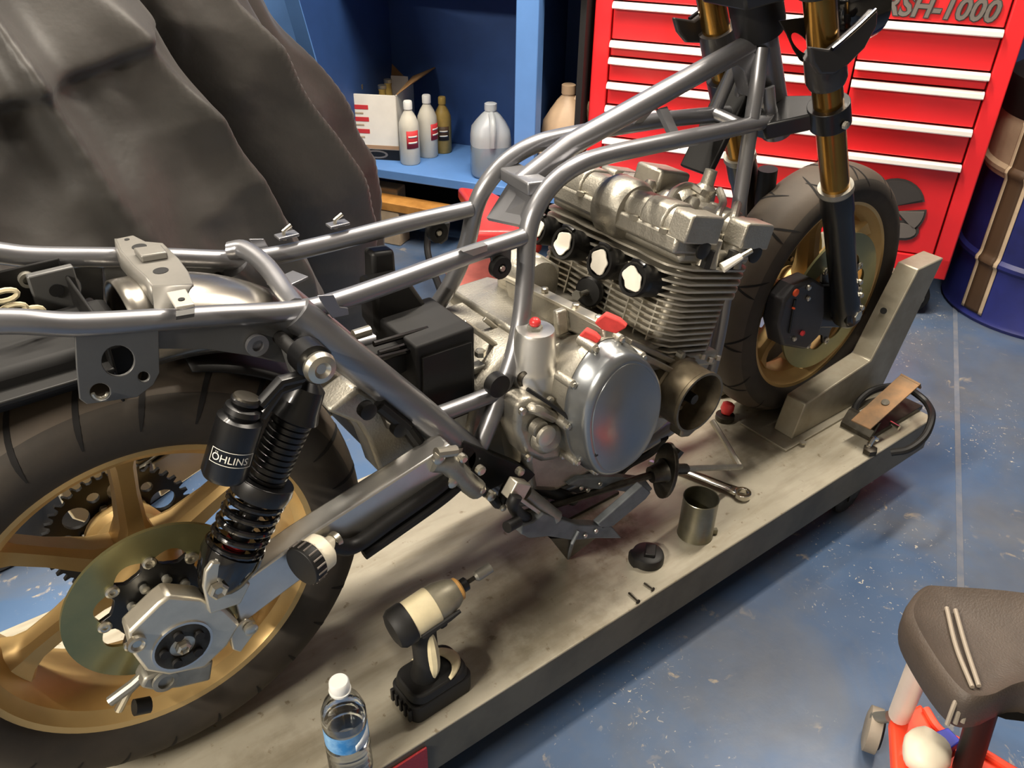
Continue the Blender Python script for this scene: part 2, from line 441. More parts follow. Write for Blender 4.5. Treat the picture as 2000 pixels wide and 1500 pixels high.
# back wall runs along the chest and shelves
def wall(name, a, b, th=0.1, m='wall_paint'):
    a, b = V(a), V(b); d = (b - a).normalized(); nn = V((d.y, -d.x, 0))
    mb = MB().prism([a + WZ * FLOOR_Z, b + WZ * FLOOR_Z, b + WZ * FLOOR_Z + nn * th, a + WZ * FLOOR_Z + nn * th], WZ * (CEIL_Z - FLOOR_Z))
    o = mb.build(name, m); o['kind'] = 'structure'; return o
BW0 = W(-2.6, -0.66, 0); BW1 = W(4.0, -0.66, 0)
wall('wall_back', BW0, BW1, m='wall_navy')
wall('wall_left', BW1, V((-4.7, 1.6, 0)))
wall('wall_rear', V((-4.7, 1.6, 0)), V((-4.7, -3.1, 0)))
wall('wall_right', V((-4.7, -3.1, 0)), V((4.6, -3.1, 0)))
wall('wall_front', V((4.6, -3.1, 0)), BW0)

# fluorescent ceiling fixtures, each with its own tubes and light
def ceiling_light(i, x, y, yaw, watts, ln):
    names = ['behind the tail end of the platform', 'above the motorcycle engine', 'in front of the red chest', 'above the covered machine']
    t = thing('ceiling_light', 'white twin tube ceiling light ' + names[i], 'ceiling light', (x, y, CEIL_Z - 0.09), 'fluorescent ceiling lights')
    c, s_ = math.cos(yaw), math.sin(yaw); ax = V((c, s_, 0)); sd = V((-s_, c, 0)); o = V((x, y, CEIL_Z))
    h = MB().prism([o + sd * -0.11 - WZ * 0.03 - ax * ln / 2, o + sd * -0.06 - ax * ln / 2, o + sd * 0.06 - ax * ln / 2, o + sd * 0.11 - WZ * 0.03 - ax * ln / 2], ax * ln)
    h.build('housing', 'lamp_housing', t)
    em = mat('tube_glow', 'fff1d6', 0.5, emit=9.0)
    for k in (-1, 1):
        MB().cyl(o - ax * (ln / 2 - 0.03) + sd * 0.05 * k - WZ * 0.05, o + ax * (ln / 2 - 0.03) + sd * 0.05 * k - WZ * 0.05, 0.013, n=10).build('tube', em, t)
    ld = bpy.data.lights.new('tube_light', 'AREA'); ld.shape = 'RECTANGLE'; ld.size = ln; ld.size_y = 0.14; ld.energy = watts; ld.color = LAMP_COL
    lo = bpy.data.objects.new('tube_light', ld); COL.objects.link(lo); lo.parent = t; lo.location = (x, y, CEIL_Z - 0.08); lo.rotation_euler = (0, 0, yaw)
for i, (x, y, yw, wt, ln) in enumerate(LAMPS): ceiling_light(i, x, y, yw, wt, ln)

# ================================================================== red tool chest
def wbox(mb, s0, s1, n0, n1, z0, z1):
    M = Matrix((WS, WN, WZ)).transposed()
    return mb.box(W((s0 + s1) / 2, (n0 + n1) / 2, (z0 + z1) / 2), (s1 - s0, n1 - n0, z1 - z0), M)
def tool_chest():
    t = thing('tool_chest', 'large red rolling tool chest with rows of drawers and white pulls', 'tool chest', W(0.62, -0.3, FLOOR_Z))
    cab = MB(); z0, z1 = -0.06, 0.98; S1 = 1.241
    # carcass with a recessed drawer bay: back, sides, bottom, top, centre divider
    wbox(cab, 0, S1, -0.62, -0.60, z0, z1)
    wbox(cab, 0, 0.052, -0.62, 0.0, z0, z1); wbox(cab, 1.185, S1, -0.62, 0.0, z0, z1)
    wbox(cab, 0, S1, -0.62, 0.0, z0, 0.012); wbox(cab, 0, S1, -0.62, 0.0, 0.93, z1)
    wbox(cab, 0.428, 0.466, -0.62, 0.0, z0, z1)
    cab.build('cabinet', 'chest_red', t, bevel=0.004)
    bay = MB(); wbox(bay, 0.04, 1.2, -0.59, -0.03, 0.0, 0.94); bay.build('drawer_bay', 'chest_dark', t)
    pull_prof = [(-0.004, 0.0), (0.010, 0.002), (0.021, -0.004), (0.024, -0.016), (0.021, -0.019), (0.016, -0.009), (0.008, -0.006), (-0.004, -0.008)]
    def drawer(s0, s1, zb, zt):
        d = MB(); wbox(d, s0 + 0.003, s1 - 0.003, -0.30, -0.004, zb + 0.004, zt - 0.004)
        do = d.build('drawer', 'chest_red', t, bevel=0.003)
        p = MB().prism([W(s0 + 0.002, n - 0.002, zt - 0.001 + z) for n, z in pull_prof], WS * (s1 - s0 - 0.004))
        p.build('pull', 'pull_alloy', do, bevel=0.001)
    R = [0.93, 0.709, 0.591, 0.539, 0.429, 0.321, 0.012]
    for a, b in zip(R[1:], R[:-1]): drawer(0.054, 0.426, a, b)
    Lz = [0.93, 0.706, 0.589, 0.537, 0.458, 0.382, 0.274, 0.146, 0.012]
    for a, b in zip(Lz[1:], Lz[:-1]): drawer(0.468, 1.183, a, b)
    # lettering on the upper right drawer and a fan shaped badge on the lowest one
    lettering('badge_letters', 'RSH-1000', 0.080, W(0.236, 0.0035, 0.751), -WS, WZ, 'letter_edge', t, 0.0015, 0.18, 0.92, 0.0045)
    lettering('badge_letters', 'RSH-1000', 0.080, W(0.236, 0.0058, 0.751), -WS, WZ, 'letter_grey', t, 0.0012, 0.18, 0.92, 0.0016)
    def wedge(cs, cz, pts, off, m, name): 
        MB().prism([W(cs - x, off, cz + z) for x, z in pts], WN * 0.003).build(name, m, t)
    def petal(a0, a1, r, cx, cz):
        return [(cx, cz)] + [(cx + r * math.cos(math.radians(a0 + (a1 - a0) * k / 8)), cz + r * math.sin(math.radians(a0 + (a1 - a0) * k / 8))) for k in range(9)]
    cs, cz = 0.215, 0.155
    wedge(cs, cz, petal(18, 120, 0.092, 0.0, 0.01), 0.0, 'letter_edge', 'badge')
    wedge(cs, cz, petal(22, 116, 0.082, 0.003, 0.013), 0.003, 'letter_edge', 'badge')
    wedge(cs, cz, petal(-45, 12, 0.090, 0.012, -0.005), 0.0, 'letter_edge', 'badge')
    wedge(cs, cz, petal(-40, 8, 0.078, 0.017, -0.004), 0.003, 'letter_grey', 'badge')
    wedge(cs, cz, [(x * 0.052 + 0.045, z * 0.034 - 0.065) for x, z in circle(1, 16)], 0.0, 'letter_edge', 'badge')
    wedge(cs, cz, [(x * 0.043 + 0.045, z * 0.025 - 0.065) for x, z in circle(1, 16)], 0.003, 'letter_grey', 'badge')
    # casters
    for s in (0.085, 1.14):
        for n in (-0.03, -0.52):
            c = W(s, n, FLOOR_Z + 0.062)
            f = MB(); wbox(f, s - 0.035, s + 0.035, n - 0.04, n + 0.04, z0 - 0.012, z0); wbox(f, s - 0.02, s + 0.02, n - 0.034, n - 0.028, FLOOR_Z + 0.05, z0 - 0.01); wbox(f, s - 0.02, s + 0.02, n + 0.028, n + 0.034, FLOOR_Z + 0.05, z0 - 0.01)
            fo = f.build('caster', 'black_satin', t)
            w = MB().lathe(c - WN * 0.022, WN, [(0, 0.045), (0.004, 0.060), (0.040, 0.060), (0.044, 0.045)], 24); w.build('caster_wheel', 'black_matte', fo)
            MB().lathe(c - WN * 0.026, WN, [(0, 0.012), (0.002, 0.044), (0.050, 0.044), (0.052, 0.012)], 24).build('wheel_hub', 'dull_alloy', fo)
    return t
tool_chest()

# ================================================================== blue oil drum beside the chest
def drum():
    c = P(1990, 640, z=FLOOR_Z) + V((0.30 - 0.795 * 0.12, -0.02 + 0.606 * 0.12, 0)); c.z = FLOOR_Z
    t = thing('steel_drum', 'blue steel drum with brown stripe and cream band beside the red chest', 'drum', c)
    r = 0.29; h = 0.78
    prof = [(0, r - 0.02), (0.0, r), (0.012, r + 0.006), (0.024, r)]
    for zz in (0.21,): prof += [(zz - 0.018, r), (zz - 0.006, r + 0.009), (zz + 0.006, r + 0.009), (zz + 0.018, r)]
    prof += [(h - 0.024, r), (h - 0.012, r + 0.006), (h, r), (h, r - 0.02), (h - 0.01, r - 0.022)]
    # body split by height into the blue part and the cream band
    MB().lathe(c, WZ, [p for p in prof if p[0] <= 0.47] + [(0.47, r)], 56).build('body', 'drum_blue', t)
    MB().lathe(c + WZ * 0.47, WZ, [(0, r), (0.008, r + 0.0005), (0.018, r + 0.0095), (0.030, r + 0.0095), (0.042, r + 0.0005), (0.18, r)], 56).build('cream_band', 'drum_cream', t)
    MB().lathe(c + WZ * 0.65, WZ, [(0, r + 0.004), (0.09, r + 0.012), (0.11, r + 0.008), (0.13, r - 0.02), (0.13, r - 0.06)], 56).build('lid_section', 'black_satin', t)
    # vertical stripe wrapped on the shell
    to = (CAM_LOC - c); a0 = math.atan2(to.y, to.x) - 0.60
    def strip(name, da, wd, rr, m, za=0.03, zb=0.645):
        def fn(u, v):
            a = a0 + da + (u - 0.5) * wd; z = za + (zb - za) * v
            dz = min(abs(z - 0.21), abs(z - 0.494)); q = rr + (0.0095 * max(0, 1 - max(0, dz - 0.006) / 0.012))
            return c + V((q * math.cos(a), q * math.sin(a), z))
        MB().grid(fn, 4, 60).build(name, m, t, solid=0.001)
    strip('stripe', 0.0, 0.20, r + 0.002, 'drum_brown'); strip('stripe_edge', -0.125, 0.045, r + 0.003, 'drum_cream'); strip('stripe_edge', 0.125, 0.045, r + 0.003, 'drum_cream')
    return c
DRUM_C = drum()

# ================================================================== blue shelving
SHELF_Z = 0.08
def shelving():
    t = thing('shelving_unit', 'blue painted wooden shelving with open bays behind the motorcycle', 'shelf', W(1.8, -0.3, FLOOR_Z))
    nb = -0.32; nf = 0.10; sr = 1.255; sl = 2.14
    b = MB(); wbox(b, sr, 4.0, nb, nb + 0.02, FLOOR_Z, 1.9); b.build('back_panel', 'shelf_blue_shaded', t)
    s = MB(); wbox(s, sr, sl, nb + 0.02, nf, SHELF_Z - 0.035, SHELF_Z); s.build('bottom_shelf', 'shelf_blue', t, bevel=0.003)
    u = MB(); wbox(u, sr, sl, nb + 0.02, nf - 0.01, 0.735, 0.77); u.build('upper_shelf', 'shelf_blue', t, bevel=0.003)
    # face post in front of the bays
    p = MB(); wbox(p, 1.391, 1.468, nf - 0.04, nf + 0.02, SHELF_Z, 1.9); p.build('face_post', 'shelf_blue', t, bevel=0.003)
    d = MB(); wbox(d, 1.42, 1.44, nb + 0.02, nf - 0.04, SHELF_Z, 0.80); d.build('divider_panel', 'shelf_blue_shaded', t)
    # left end panel whose front edge slopes back as it rises, with a thick painted edge board
    f0 = W(sl, nf, SHELF_Z - 0.035); 
    top = PW(583, -6, s=sl)
    poly = [W(sl, nb + 0.02, FLOOR_Z), W(sl, nf, FLOOR_Z), f0, top, V((top.x, top.y, 1.9)), W(sl, nb + 0.02, 1.9)]
    MB().prism(poly, WS * 0.03).build('end_panel', 'shelf_blue_shaded', t)
    dirv = (top - f0).normalized()
    MB().prism([f0 - dirv * 0.05, top, top + WN * 0.004 - dirv * 0.0, f0 + WN * 0.012], WS * 0.055).build('sloped_edge_board', 'shelf_blue', t)
    # carcass below the bottom shelf
    k = MB(); wbox(k, sr, sl, nb + 0.02, nb + 0.05, FLOOR_Z, SHELF_Z - 0.035); wbox(k, sr, sr + 0.02, nb + 0.02, nf - 0.05, FLOOR_Z, 0.80); k.build('base_panel', 'black_matte', t)
    # blue wall board left of the unit
    g = MB(); wbox(g, sl + 0.03, 4.0, nb + 0.02, nb + 0.05, FLOOR_Z, 1.9); g.build('wall_board', 'shelf_blue', t)
shelving()
sg = MB(); q = PW(551, 11, n=-0.565); s0 = (q - WC).dot(WS)
wbox(sg, s0, s0 + 0.22, -0.57, -0.565, q.z, q.z + 0.28)
tag(sg.build('wall_sign', 'paper', bevel=0.001), 'white paper sign pinned on the blue board above the black cover', 'sign')

# ---- things on the shelf
def on_shelf(px, py, z=SHELF_Z): return P(px, py, z=z)
def jug(name, label, c, h, r, m, yaw, fill=None):
    t = thing(name, label, 'jug', c); k = h / 0.26
    prof = [(0, r * 0.86), (0.004 * k, r * 0.95), (0.012 * k, r), (0.135 * k, r), (0.165 * k, r * 0.94), (0.19 * k, r * 0.74), (0.215 * k, r * 0.47), (0.228 * k, r * 0.27), (0.236 * k, r * 0.25)]
    b = MB().lathe(c, WZ, prof, 28); 
    # squared-off plan like a gallon jug
    for i, v in enumerate(b.v):
        d = v - c; a = math.atan2(d.y, d.x) - yaw; f = 1.0 / max(abs(math.cos(a)), abs(math.sin(a))); f = 1 + (min(f, 1.22) - 1) * 0.75 * (1 if d.z < 0.17 * k else max(0, (0.23 * k - d.z) / (0.06 * k)))
        b.v[i] = V((c.x + d.x * f * 0.94, c.y + d.y * f * 0.94, v.z))
    b.build('body', m, t)
    MB().lathe(c + WZ * 0.232 * k, WZ, [(0, r * 0.29), (0.022 * k, r * 0.29), (0.024 * k, r * 0.24)], 18).build('cap', m, t)
    e = V((math.cos(yaw), math.sin(yaw), 0))
    hp = catmull([c + e * r * 0.30 + WZ * 0.222 * k, c + e * r * 0.85 + WZ * 0.205 * k, c + e * r * 1.05 + WZ * 0.165 * k, c + e * r * 0.98 + WZ * 0.12 * k], 6)
    MB().tube(hp, 0.011 * k, 10).build('handle', m, t)
    if fill:
        f = MB().lathe(c, WZ, [(0.001 * k, r * 0.9), (0.005 * k, r * 0.96), (0.012 * k, r * 1.004), (fill, r * 1.004)], 28)
        for i, v in enumerate(f.v):
            d = v - c; a = math.atan2(d.y, d.x) - yaw; q = 1.0 / max(abs(math.cos(a)), abs(math.sin(a))); q = 1 + (min(q, 1.22) - 1) * 0.75
            f.v[i] = V((c.x + d.x * q * 0.94, c.y + d.y * q * 0.94, v.z))
        f.build('contents', 'liquid_grey', t)
    return t
jug('water_jug', 'clear gallon jug half full of liquid standing right on the blue shelf', on_shelf(958, 338), 0.262, 0.078, 'frost_plastic', math.radians(-120), 0.115)
jug('oil_jug', 'tan oil jug standing behind the face post near the red chest', W(1.33, -0.05, SHELF_Z + 0.01) , 0.34, 0.085, 'tan_plastic', math.radians(-60))
# tan bucket in front of the tan jug
c = W(1.335, 0.04, SHELF_Z)
t = thing('plastic_bucket', 'small tan plastic bucket in front of the tan oil jug', 'bucket', c)
MB().lathe(c, WZ, [(0, 0.055), (0.005, 0.058), (0.135, 0.07), (0.14, 0.073), (0.145, 0.07), (0.135, 0.066), (0.008, 0.053), (0.006, 0.0)], 26, capa=True, capb=False).build('pail', 'tan_plastic', t)
MB().tube(catmull([c + V((0.07 * math.cos(a), 0.07 * math.sin(a), 0.135 + 0.02 * math.sin((a + 1) * 1.0))) for a in [k * PI / 8 - 2.4 for k in range(9)]], 3), 0.003, 6).build('bail', 'bolt_steel', t)

def bottle(name, label, c, h, r, m, label_m=None, lab=(0.25, 0.5), face=None, sq=1.0, group=None):
    t = thing(name, label, 'bottle', c, group)
    prof = [(0, r * 0.9), (0.006, r), (h * 0.58, r), (h * 0.66, r * 0.96), (h * 0.76, r * 0.70), (h * 0.84, r * 0.40), (h * 0.88, r * 0.36)]
    MB().lathe(c, WZ, prof, 24, squash=sq, up=WN).build('body', m, t)
    MB().lathe(c + WZ * h * 0.87, WZ, [(0, r * 0.44), (h * 0.11, r * 0.44), (h * 0.125, r * 0.38)], 18).build('cap', 'cap_white' if m != 'amber_plastic' else 'amber_plastic', t)
    if label_m:
        a0 = math.atan2((CAM_LOC - c).y, (CAM_LOC - c).x) + (face or 0)
        def fn(u, v): 
            a = a0 + (u - 0.5) * 1.25; return c + V(((r + 0.001) * math.cos(a), (r + 0.001) * math.sin(a), h * (lab[0] + (lab[1] - lab[0]) * v)))
        MB().grid(fn, 10, 2).build('label_print', label_m, t, solid=0.0006)
        for k in range(2):
            def fn2(u, v): 
                a = a0 + (u - 0.5) * 0.9; return c + V(((r + 0.0022) * math.cos(a), (r + 0.0022) * math.sin(a), h * (lab[0] + (lab[1] - lab[0]) * (0.28 + 0.34 * k + 0.10 * v))))
            MB().grid(fn2, 8, 1).build('label_stripe', 'paper', t, solid=0.0006)
    return t
bottle('alcohol_bottle', 'white plastic bottle with red label nearest the shelf edge', on_shelf(802, 318), 0.235, 0.038, 'milk_plastic', 'print_red', (0.28, 0.56), 0.35)
bottle('alcohol_bottle', 'greyish white bottle standing between the white and the amber bottles', on_shelf(837, 304), 0.235, 0.038, 'milk_plastic', 'print_red', (0.30, 0.56), 0.95)
bottle('oil_bottle', 'amber coloured flat bottle beside the white carton', on_shelf(866, 296), 0.215, 0.034, 'amber_plastic', 'drum_brown', (0.25, 0.5), 0.1)

# ---- white carton of bottles
def carton():
    A = on_shelf(781, 314); B = on_shelf(876, 258)     # front right corner, rear right corner
    ax = (A - B); ax.z = 0; ln = min(ax.length, 0.34); ax.normalize(); sd = V((-ax.y, ax.x, 0))
    if sd.dot(WS) < 0: sd = -sd
    # aligned with the shelf
    ax = (WN * 0.93 - WS * 0.22).normalized(); sd = (WS * 0.93 + WN * 0.22).normalized()
    A.z = SHELF_Z; w = 0.42; dp = 0.30; h = 0.245
    cen = A + sd * w / 2 - ax * dp / 2
    t = thing('carton', 'white cardboard carton with red print and open brown flaps on the shelf', 'box', cen)
    M = Matrix((sd, ax, WZ)).transposed(); k = 0.004
    def pan(name, a, b, c_, d_, m): # local x0..x1 etc
        pass
    def lb(mb, x0, x1, y0, y1, z0, z1): mb.box(cen + M @ V(((x0 + x1) / 2, (y0 + y1) / 2, (z0 + z1) / 2)), (x1 - x0, y1 - y0, z1 - z0), M); return mb
    m = MB(); lb(m, -w / 2, w / 2, dp / 2 - k, dp / 2, 0, h); lb(m, -w / 2, -w / 2 + k, -dp / 2, dp / 2, 0, h); lb(m, w / 2 - k, w / 2, -dp / 2, dp / 2, 0, h); lb(m, -w / 2, w / 2, -dp / 2, -dp / 2 + k, 0, h); lb(m, -w / 2, w / 2, -dp / 2, dp / 2, 0, k)
    m.build('carton_shell', 'carton_white', t)
    f = MB(); lb(f, -w / 2 + k, w / 2 - k, -dp / 2 + k, dp / 2 - k, h * 0.55, h * 0.56); f.build('inner_tray', 'cardboard', t)
    # the open flaps: one stands up at the back right, one leans over the right side
    def flap(pts): MB().prism(pts, (pts[1] - pts[0]).cross(pts[2] - pts[1]).normalized() * 0.004).build('flap', 'cardboard', t)
    g = lambda x, y, z: cen + M @ V((x, y, z))
    flap([g(-w / 2, -dp / 2, h), g(-w / 2, dp / 2 - 0.01, h), g(-w / 2 - 0.05, dp / 2 - 0.05, h + 0.035), g(-w / 2 - 0.10, -dp / 2 + 0.02, h + 0.045)])
    flap([g(-w / 2 - 0.01, -dp / 2, h), g(w / 2 - 0.2, -dp / 2, h), g(w / 2 - 0.22, -dp / 2 - 0.03, h + 0.09), g(-w / 2 - 0.05, -dp / 2 - 0.03, h + 0.11)])
    flap([g(w / 2, -dp / 2, h), g(w / 2, dp / 2, h), g(w / 2 + 0.10, dp / 2, h - 0.02), g(w / 2 + 0.10, -dp / 2, h - 0.02)])
    # printed bands and lower colour strip, hand holes drawn as dark ovals
    def pr(x0, x1, z0, z1, mm, nm='print_band'): lb(MB(), x0, x1, dp / 2, dp / 2 + 0.0008, z0, z1).build(nm, mm, t)
    for zz in (0.19, 0.145, 0.10): pr(-0.10, -0.04, zz, zz + 0.016, 'print_red'); pr(-0.03, 0.13, zz + 0.002, zz + 0.017, 'reflector' if False else 'print_brown' if zz > 0.18 else 'print_red')
    for zz in (0.172, 0.128, 0.082): pr(-0.08, 0.12, zz, zz + 0.006, 'drum_cream', 'print_line')
    pr(-w / 2, w / 2, 0.042, 0.056, 'print_brown'); pr(-w / 2, w / 2, 0.0, 0.04, 'black_satin', 'lower_band')
    for xx in (-0.12, 0.0, 0.12):
        ov = [(xx + 0.045 * math.cos(a), 0.021 + 0.016 * math.sin(a)) for a in [2 * PI * i / 20 for i in range(20)]]; iv = [(xx + 0.036 * math.cos(a), 0.021 + 0.010 * math.sin(a)) for a in [2 * PI * i / 20 for i in range(20)]]
        MB().plate(ov, [iv], cen + M @ V((0, dp / 2 + 0.0008, 0)), sd, WZ, -0.0008).build('oval_print', 'letter_grey', t)
    # bottles inside the carton
    n = 0
    for ix, xx in enumerate((-0.14, -0.05, 0.04, 0.13)):
        for yy in (0.08, -0.01):
            n += 1; bc = g(xx, yy, 0.006)
            bt = thing('glass_bottle', 'dark glass bottle packed inside the white carton', 'bottle', bc, 'bottles packed in the white carton')
            MB().lathe(bc, WZ, [(0, 0.03), (0.004, 0.033), (0.15, 0.033), (0.20, 0.016), (0.236, 0.013), (0.24, 0.015), (0.25, 0.015)], 14).build('body', 'amber_plastic', bt)
            MB().lathe(bc + WZ * 0.246, WZ, [(0, 0.016), (0.012, 0.016)], 12).build('cap', 'bolt_steel', bt)
    # frosted tub standing in the carton
    tc_ = g(0.02, -0.085, h * 0.56); tb = thing('plastic_tub', 'grey frosted plastic tub standing in the white carton', 'container', tc_)
    bx = MB(); hw = 0.075; hh = 0.19
    pts = [tc_ + sd * x * hw + ax * y * 0.045 for x, y in ((-1, -1), (1, -1), (1, 1), (-1, 1))]
    bx.prism(pts, WZ * hh).build('tub_body', 'frost_plastic', tb, bevel=0.012, seg=3)
    bx = MB(); bx.prism([tc_ + sd * x * hw + WZ * (hh - 0.004 + z) - ax * 0.04 for x, z in ((-0.95, 0), (0.95, 0), (0.7, 0.022), (0.2, 0.045), (-0.2, 0.045), (-0.7, 0.022))], ax * 0.08).build('tub_lid', 'frost_plastic', tb, bevel=0.008)
carton()

# ================================================================== under the shelf: plank, grey box, red padded creeper
PZ = -0.045
a = P(752, 394, z=PZ); b_ = P(862, 413, z=PZ); pd = (b_ - a).normalized(); pn = V((-pd.y, pd.x, 0))
tag(MB().bar(a - (b_ - a) * 0.5, b_ + (b_ - a) * 0.15, 0.085, 0.034).build('wood_plank', 'wood', bevel=0.003), 'yellow wooden plank resting on blocks under the blue shelf', 'plank')
hb = PZ - 0.0175 - FLOOR_Z
for (c, lab) in ((a - (b_ - a) * 0.18, 'pale block carrying the hidden left end of the wooden plank'), (a + (b_ - a) * 0.14, 'pale block under the middle of the yellow wooden plank')):
    tag(MB().box(V((c.x, c.y, FLOOR_Z + hb / 2)), (0.09, 0.08, hb - 0.0006), Matrix((pd, pn, WZ)).transposed()).build('support_block', 'drum_cream', bevel=0.004), lab, 'block', 'blocks under the plank')
c = a - (b_ - a) * 0.14 + pn * 0.085
if (c - CAM_LOC).length < (a - (b_ - a) * 0.14 - pn * 0.085 - CAM_LOC).length: c = a - (b_ - a) * 0.14 - pn * 0.085
tag(MB().box(V((c.x, c.y, FLOOR_Z + 0.095)), (0.12, 0.07, 0.19), Matrix((pd, pn, WZ)).transposed()).build('grey_block', 'drum_cream', bevel=0.006), 'tall pale grey block standing behind the wooden plank', 'block')

def roller_seat():
    c = P(915, 560, z=FLOOR_Z); c.z = FLOOR_Z; c = c + V((0.10, -0.02, 0))
    t = thing('creeper_stool', 'low rolling work seat with red padded cushion and red tray beyond the engine', 'stool', c)
    def quad(name, px, z, th, m, bev):
        pts = [P(x, y, z=z) for x, y in px]
        MB().prism(pts, WZ * -th).build(name, m, t, bevel=bev, seg=3)
    quad('cushion', [(893, 362), (960, 372), (1022, 405), (1015, 452), (918, 450), (925, 408)], 0.10, 0.055, 'red_vinyl', 0.016)
    quad('tray', [(868, 520), (1000, 495), (1000, 575), (886, 580)], -0.10, 0.02, 'pink_mat', 0.003)
    quad('tray_rim', [(884, 578), (1000, 572), (1000, 583), (888, 588)], -0.095, 0.03, 'red_vinyl', 0.004)
    fr = [P(838, 440, z=0.02), P(835, 490, z=-0.06), P(850, 540, z=-0.10), P(880, 590, z=-0.115), P(960, 592, z=-0.115), P(1010, 560, z=-0.115)]
    MB().tube(catmull(fr, 6), 0.012, 10).build('frame_tube', 'black_matte', t)
    for (x, y) in ((920, 612), (1020, 560)):
        w = P(x, y, z=FLOOR_Z + 0.03)
        MB().lathe(w - V((0.012, 0, 0)), V((1, -0.6, 0)), [(0, 0.02), (0.003, 0.03), (0.022, 0.03), (0.025, 0.02)], 18).build('caster_wheel', 'rust', t)
        MB().cyl(w + WZ * 0.0, V((w.x + 0.01, w.y, -0.11)), 0.01, n=8).build('caster_stem', 'black_matte', t)
    MB().cyl(V((c.x, c.y, -0.12)), V((c.x + 0.08, c.y - 0.02, 0.06)), 0.02, n=12).build('column', 'black_matte', t)
roller_seat()
# ================================================================== wheeled platform with the front wheel chock
Y0, Y1 = -0.274, 0.33; XR, XF = -1.05, 1.70
def platform():
    t = thing('lift_platform', 'low wheeled steel platform under the motorcycle with folded grey side edges', 'platform', (0.3, 0.03, FLOOR_Z))
    d = MB().box(((XR + XF) / 2, (Y0 + Y1) / 2, -0.003), (XF - XR, Y1 - Y0, 0.006)); d.build('deck_plate', 'platform_plate', t, bevel=0.002)
    sk = MB()
    for y in (Y0, Y1): sk.box(((XR + XF) / 2, y + (0.002 if y < 0 else -0.002), -0.048), (XF - XR, 0.004, 0.085))
    for x in (XR, XF): sk.box((x + (0.002 if x < 0 else -0.002), (Y0 + Y1) / 2, -0.048), (0.004, Y1 - Y0 - 0.008, 0.085))
    sk.box(((XR + XF) / 2, (Y0 + Y1) / 2, -0.088), (XF - XR - 0.02, Y1 - Y0 - 0.02, 0.004))
    sk.build('side_skirt', 'platform_side', t)
    a = P(800, 1520, y=Y0 - 0.0015); MB().box((a.x - 0.01, Y0 - 0.0025, -0.05), (0.085, 0.004, 0.07)).build('reflector', 'reflector', t, bevel=0.001)
    for (x, y) in ((1.47, -0.225), (1.47, 0.27), (-0.85, -0.225), (-0.85, 0.27)):
        f = MB(); f.box((x, y, -0.095), (0.08, 0.07, 0.008)); f.box((x, y - 0.022, -0.125), (0.035, 0.004, 0.06)); f.box((x, y + 0.022, -0.125), (0.035, 0.004, 0.06)); fo = f.build('caster', 'dark_steel', t)
        MB().lathe((x, y - 0.017, FLOOR_Z + 0.0505), (0, 1, 0), [(0, 0.04), (0.005, 0.05), (0.029, 0.05), (0.034, 0.04)], 24).build('caster_wheel', 'dark_steel', fo)
    # chock: a bent box channel on each side of the front tyre, on a base plate
    ch = MB().box((1.50, -0.085, 0.003), (0.40, 0.13, 0.006)); cho = ch.build('wheel_chock', 'galvanised', t, bevel=0.001)
    prof = [(1.343, 0.006), (1.366, 0.094), (1.606, 0.121), (1.703, 0.331), (1.812, 0.331), (1.70, 0.006)]
    MB().prism([(x, -0.132, z) for x, z in prof], (0, 0.052, 0)).build('chock_rail', 'galvanised', cho, bevel=0.003)
    MB().prism([(x, 0.080, z) for x, z in prof], (0, 0.052, 0)).build('chock_rail', 'galvanised', cho, bevel=0.003)
    MB().box((1.762, 0, 0.25), (0.03, 0.16, 0.06)).build('chock_stop', 'galvanised', cho, bevel=0.003)
    MB().box((1.55, 0.105, 0.003), (0.34, 0.08, 0.006)).build('base_plate', 'galvanised', cho)
    h = P(1741, 566, y=-0.10); nrm = V((-0.907, 0, 0.42))
    MB().cyl(V((1.655, -0.104, 0.227)) - nrm * 0.002, V((1.655, -0.104, 0.227)) + nrm * 0.0035, 0.0075, n=14).build('bolt_hole', 'black_matte', cho)
    MB().lathe((1.352, -0.155, 0.006), (0, 0, 1), [(0, 0.008), (0.004, 0.008)], 6).build('base_bolt', 'bolt_steel', cho)
mat('platform_side', '6c675a', 0.5, 0.35, var=0.25, vscale=9, col2='585449')
platform()

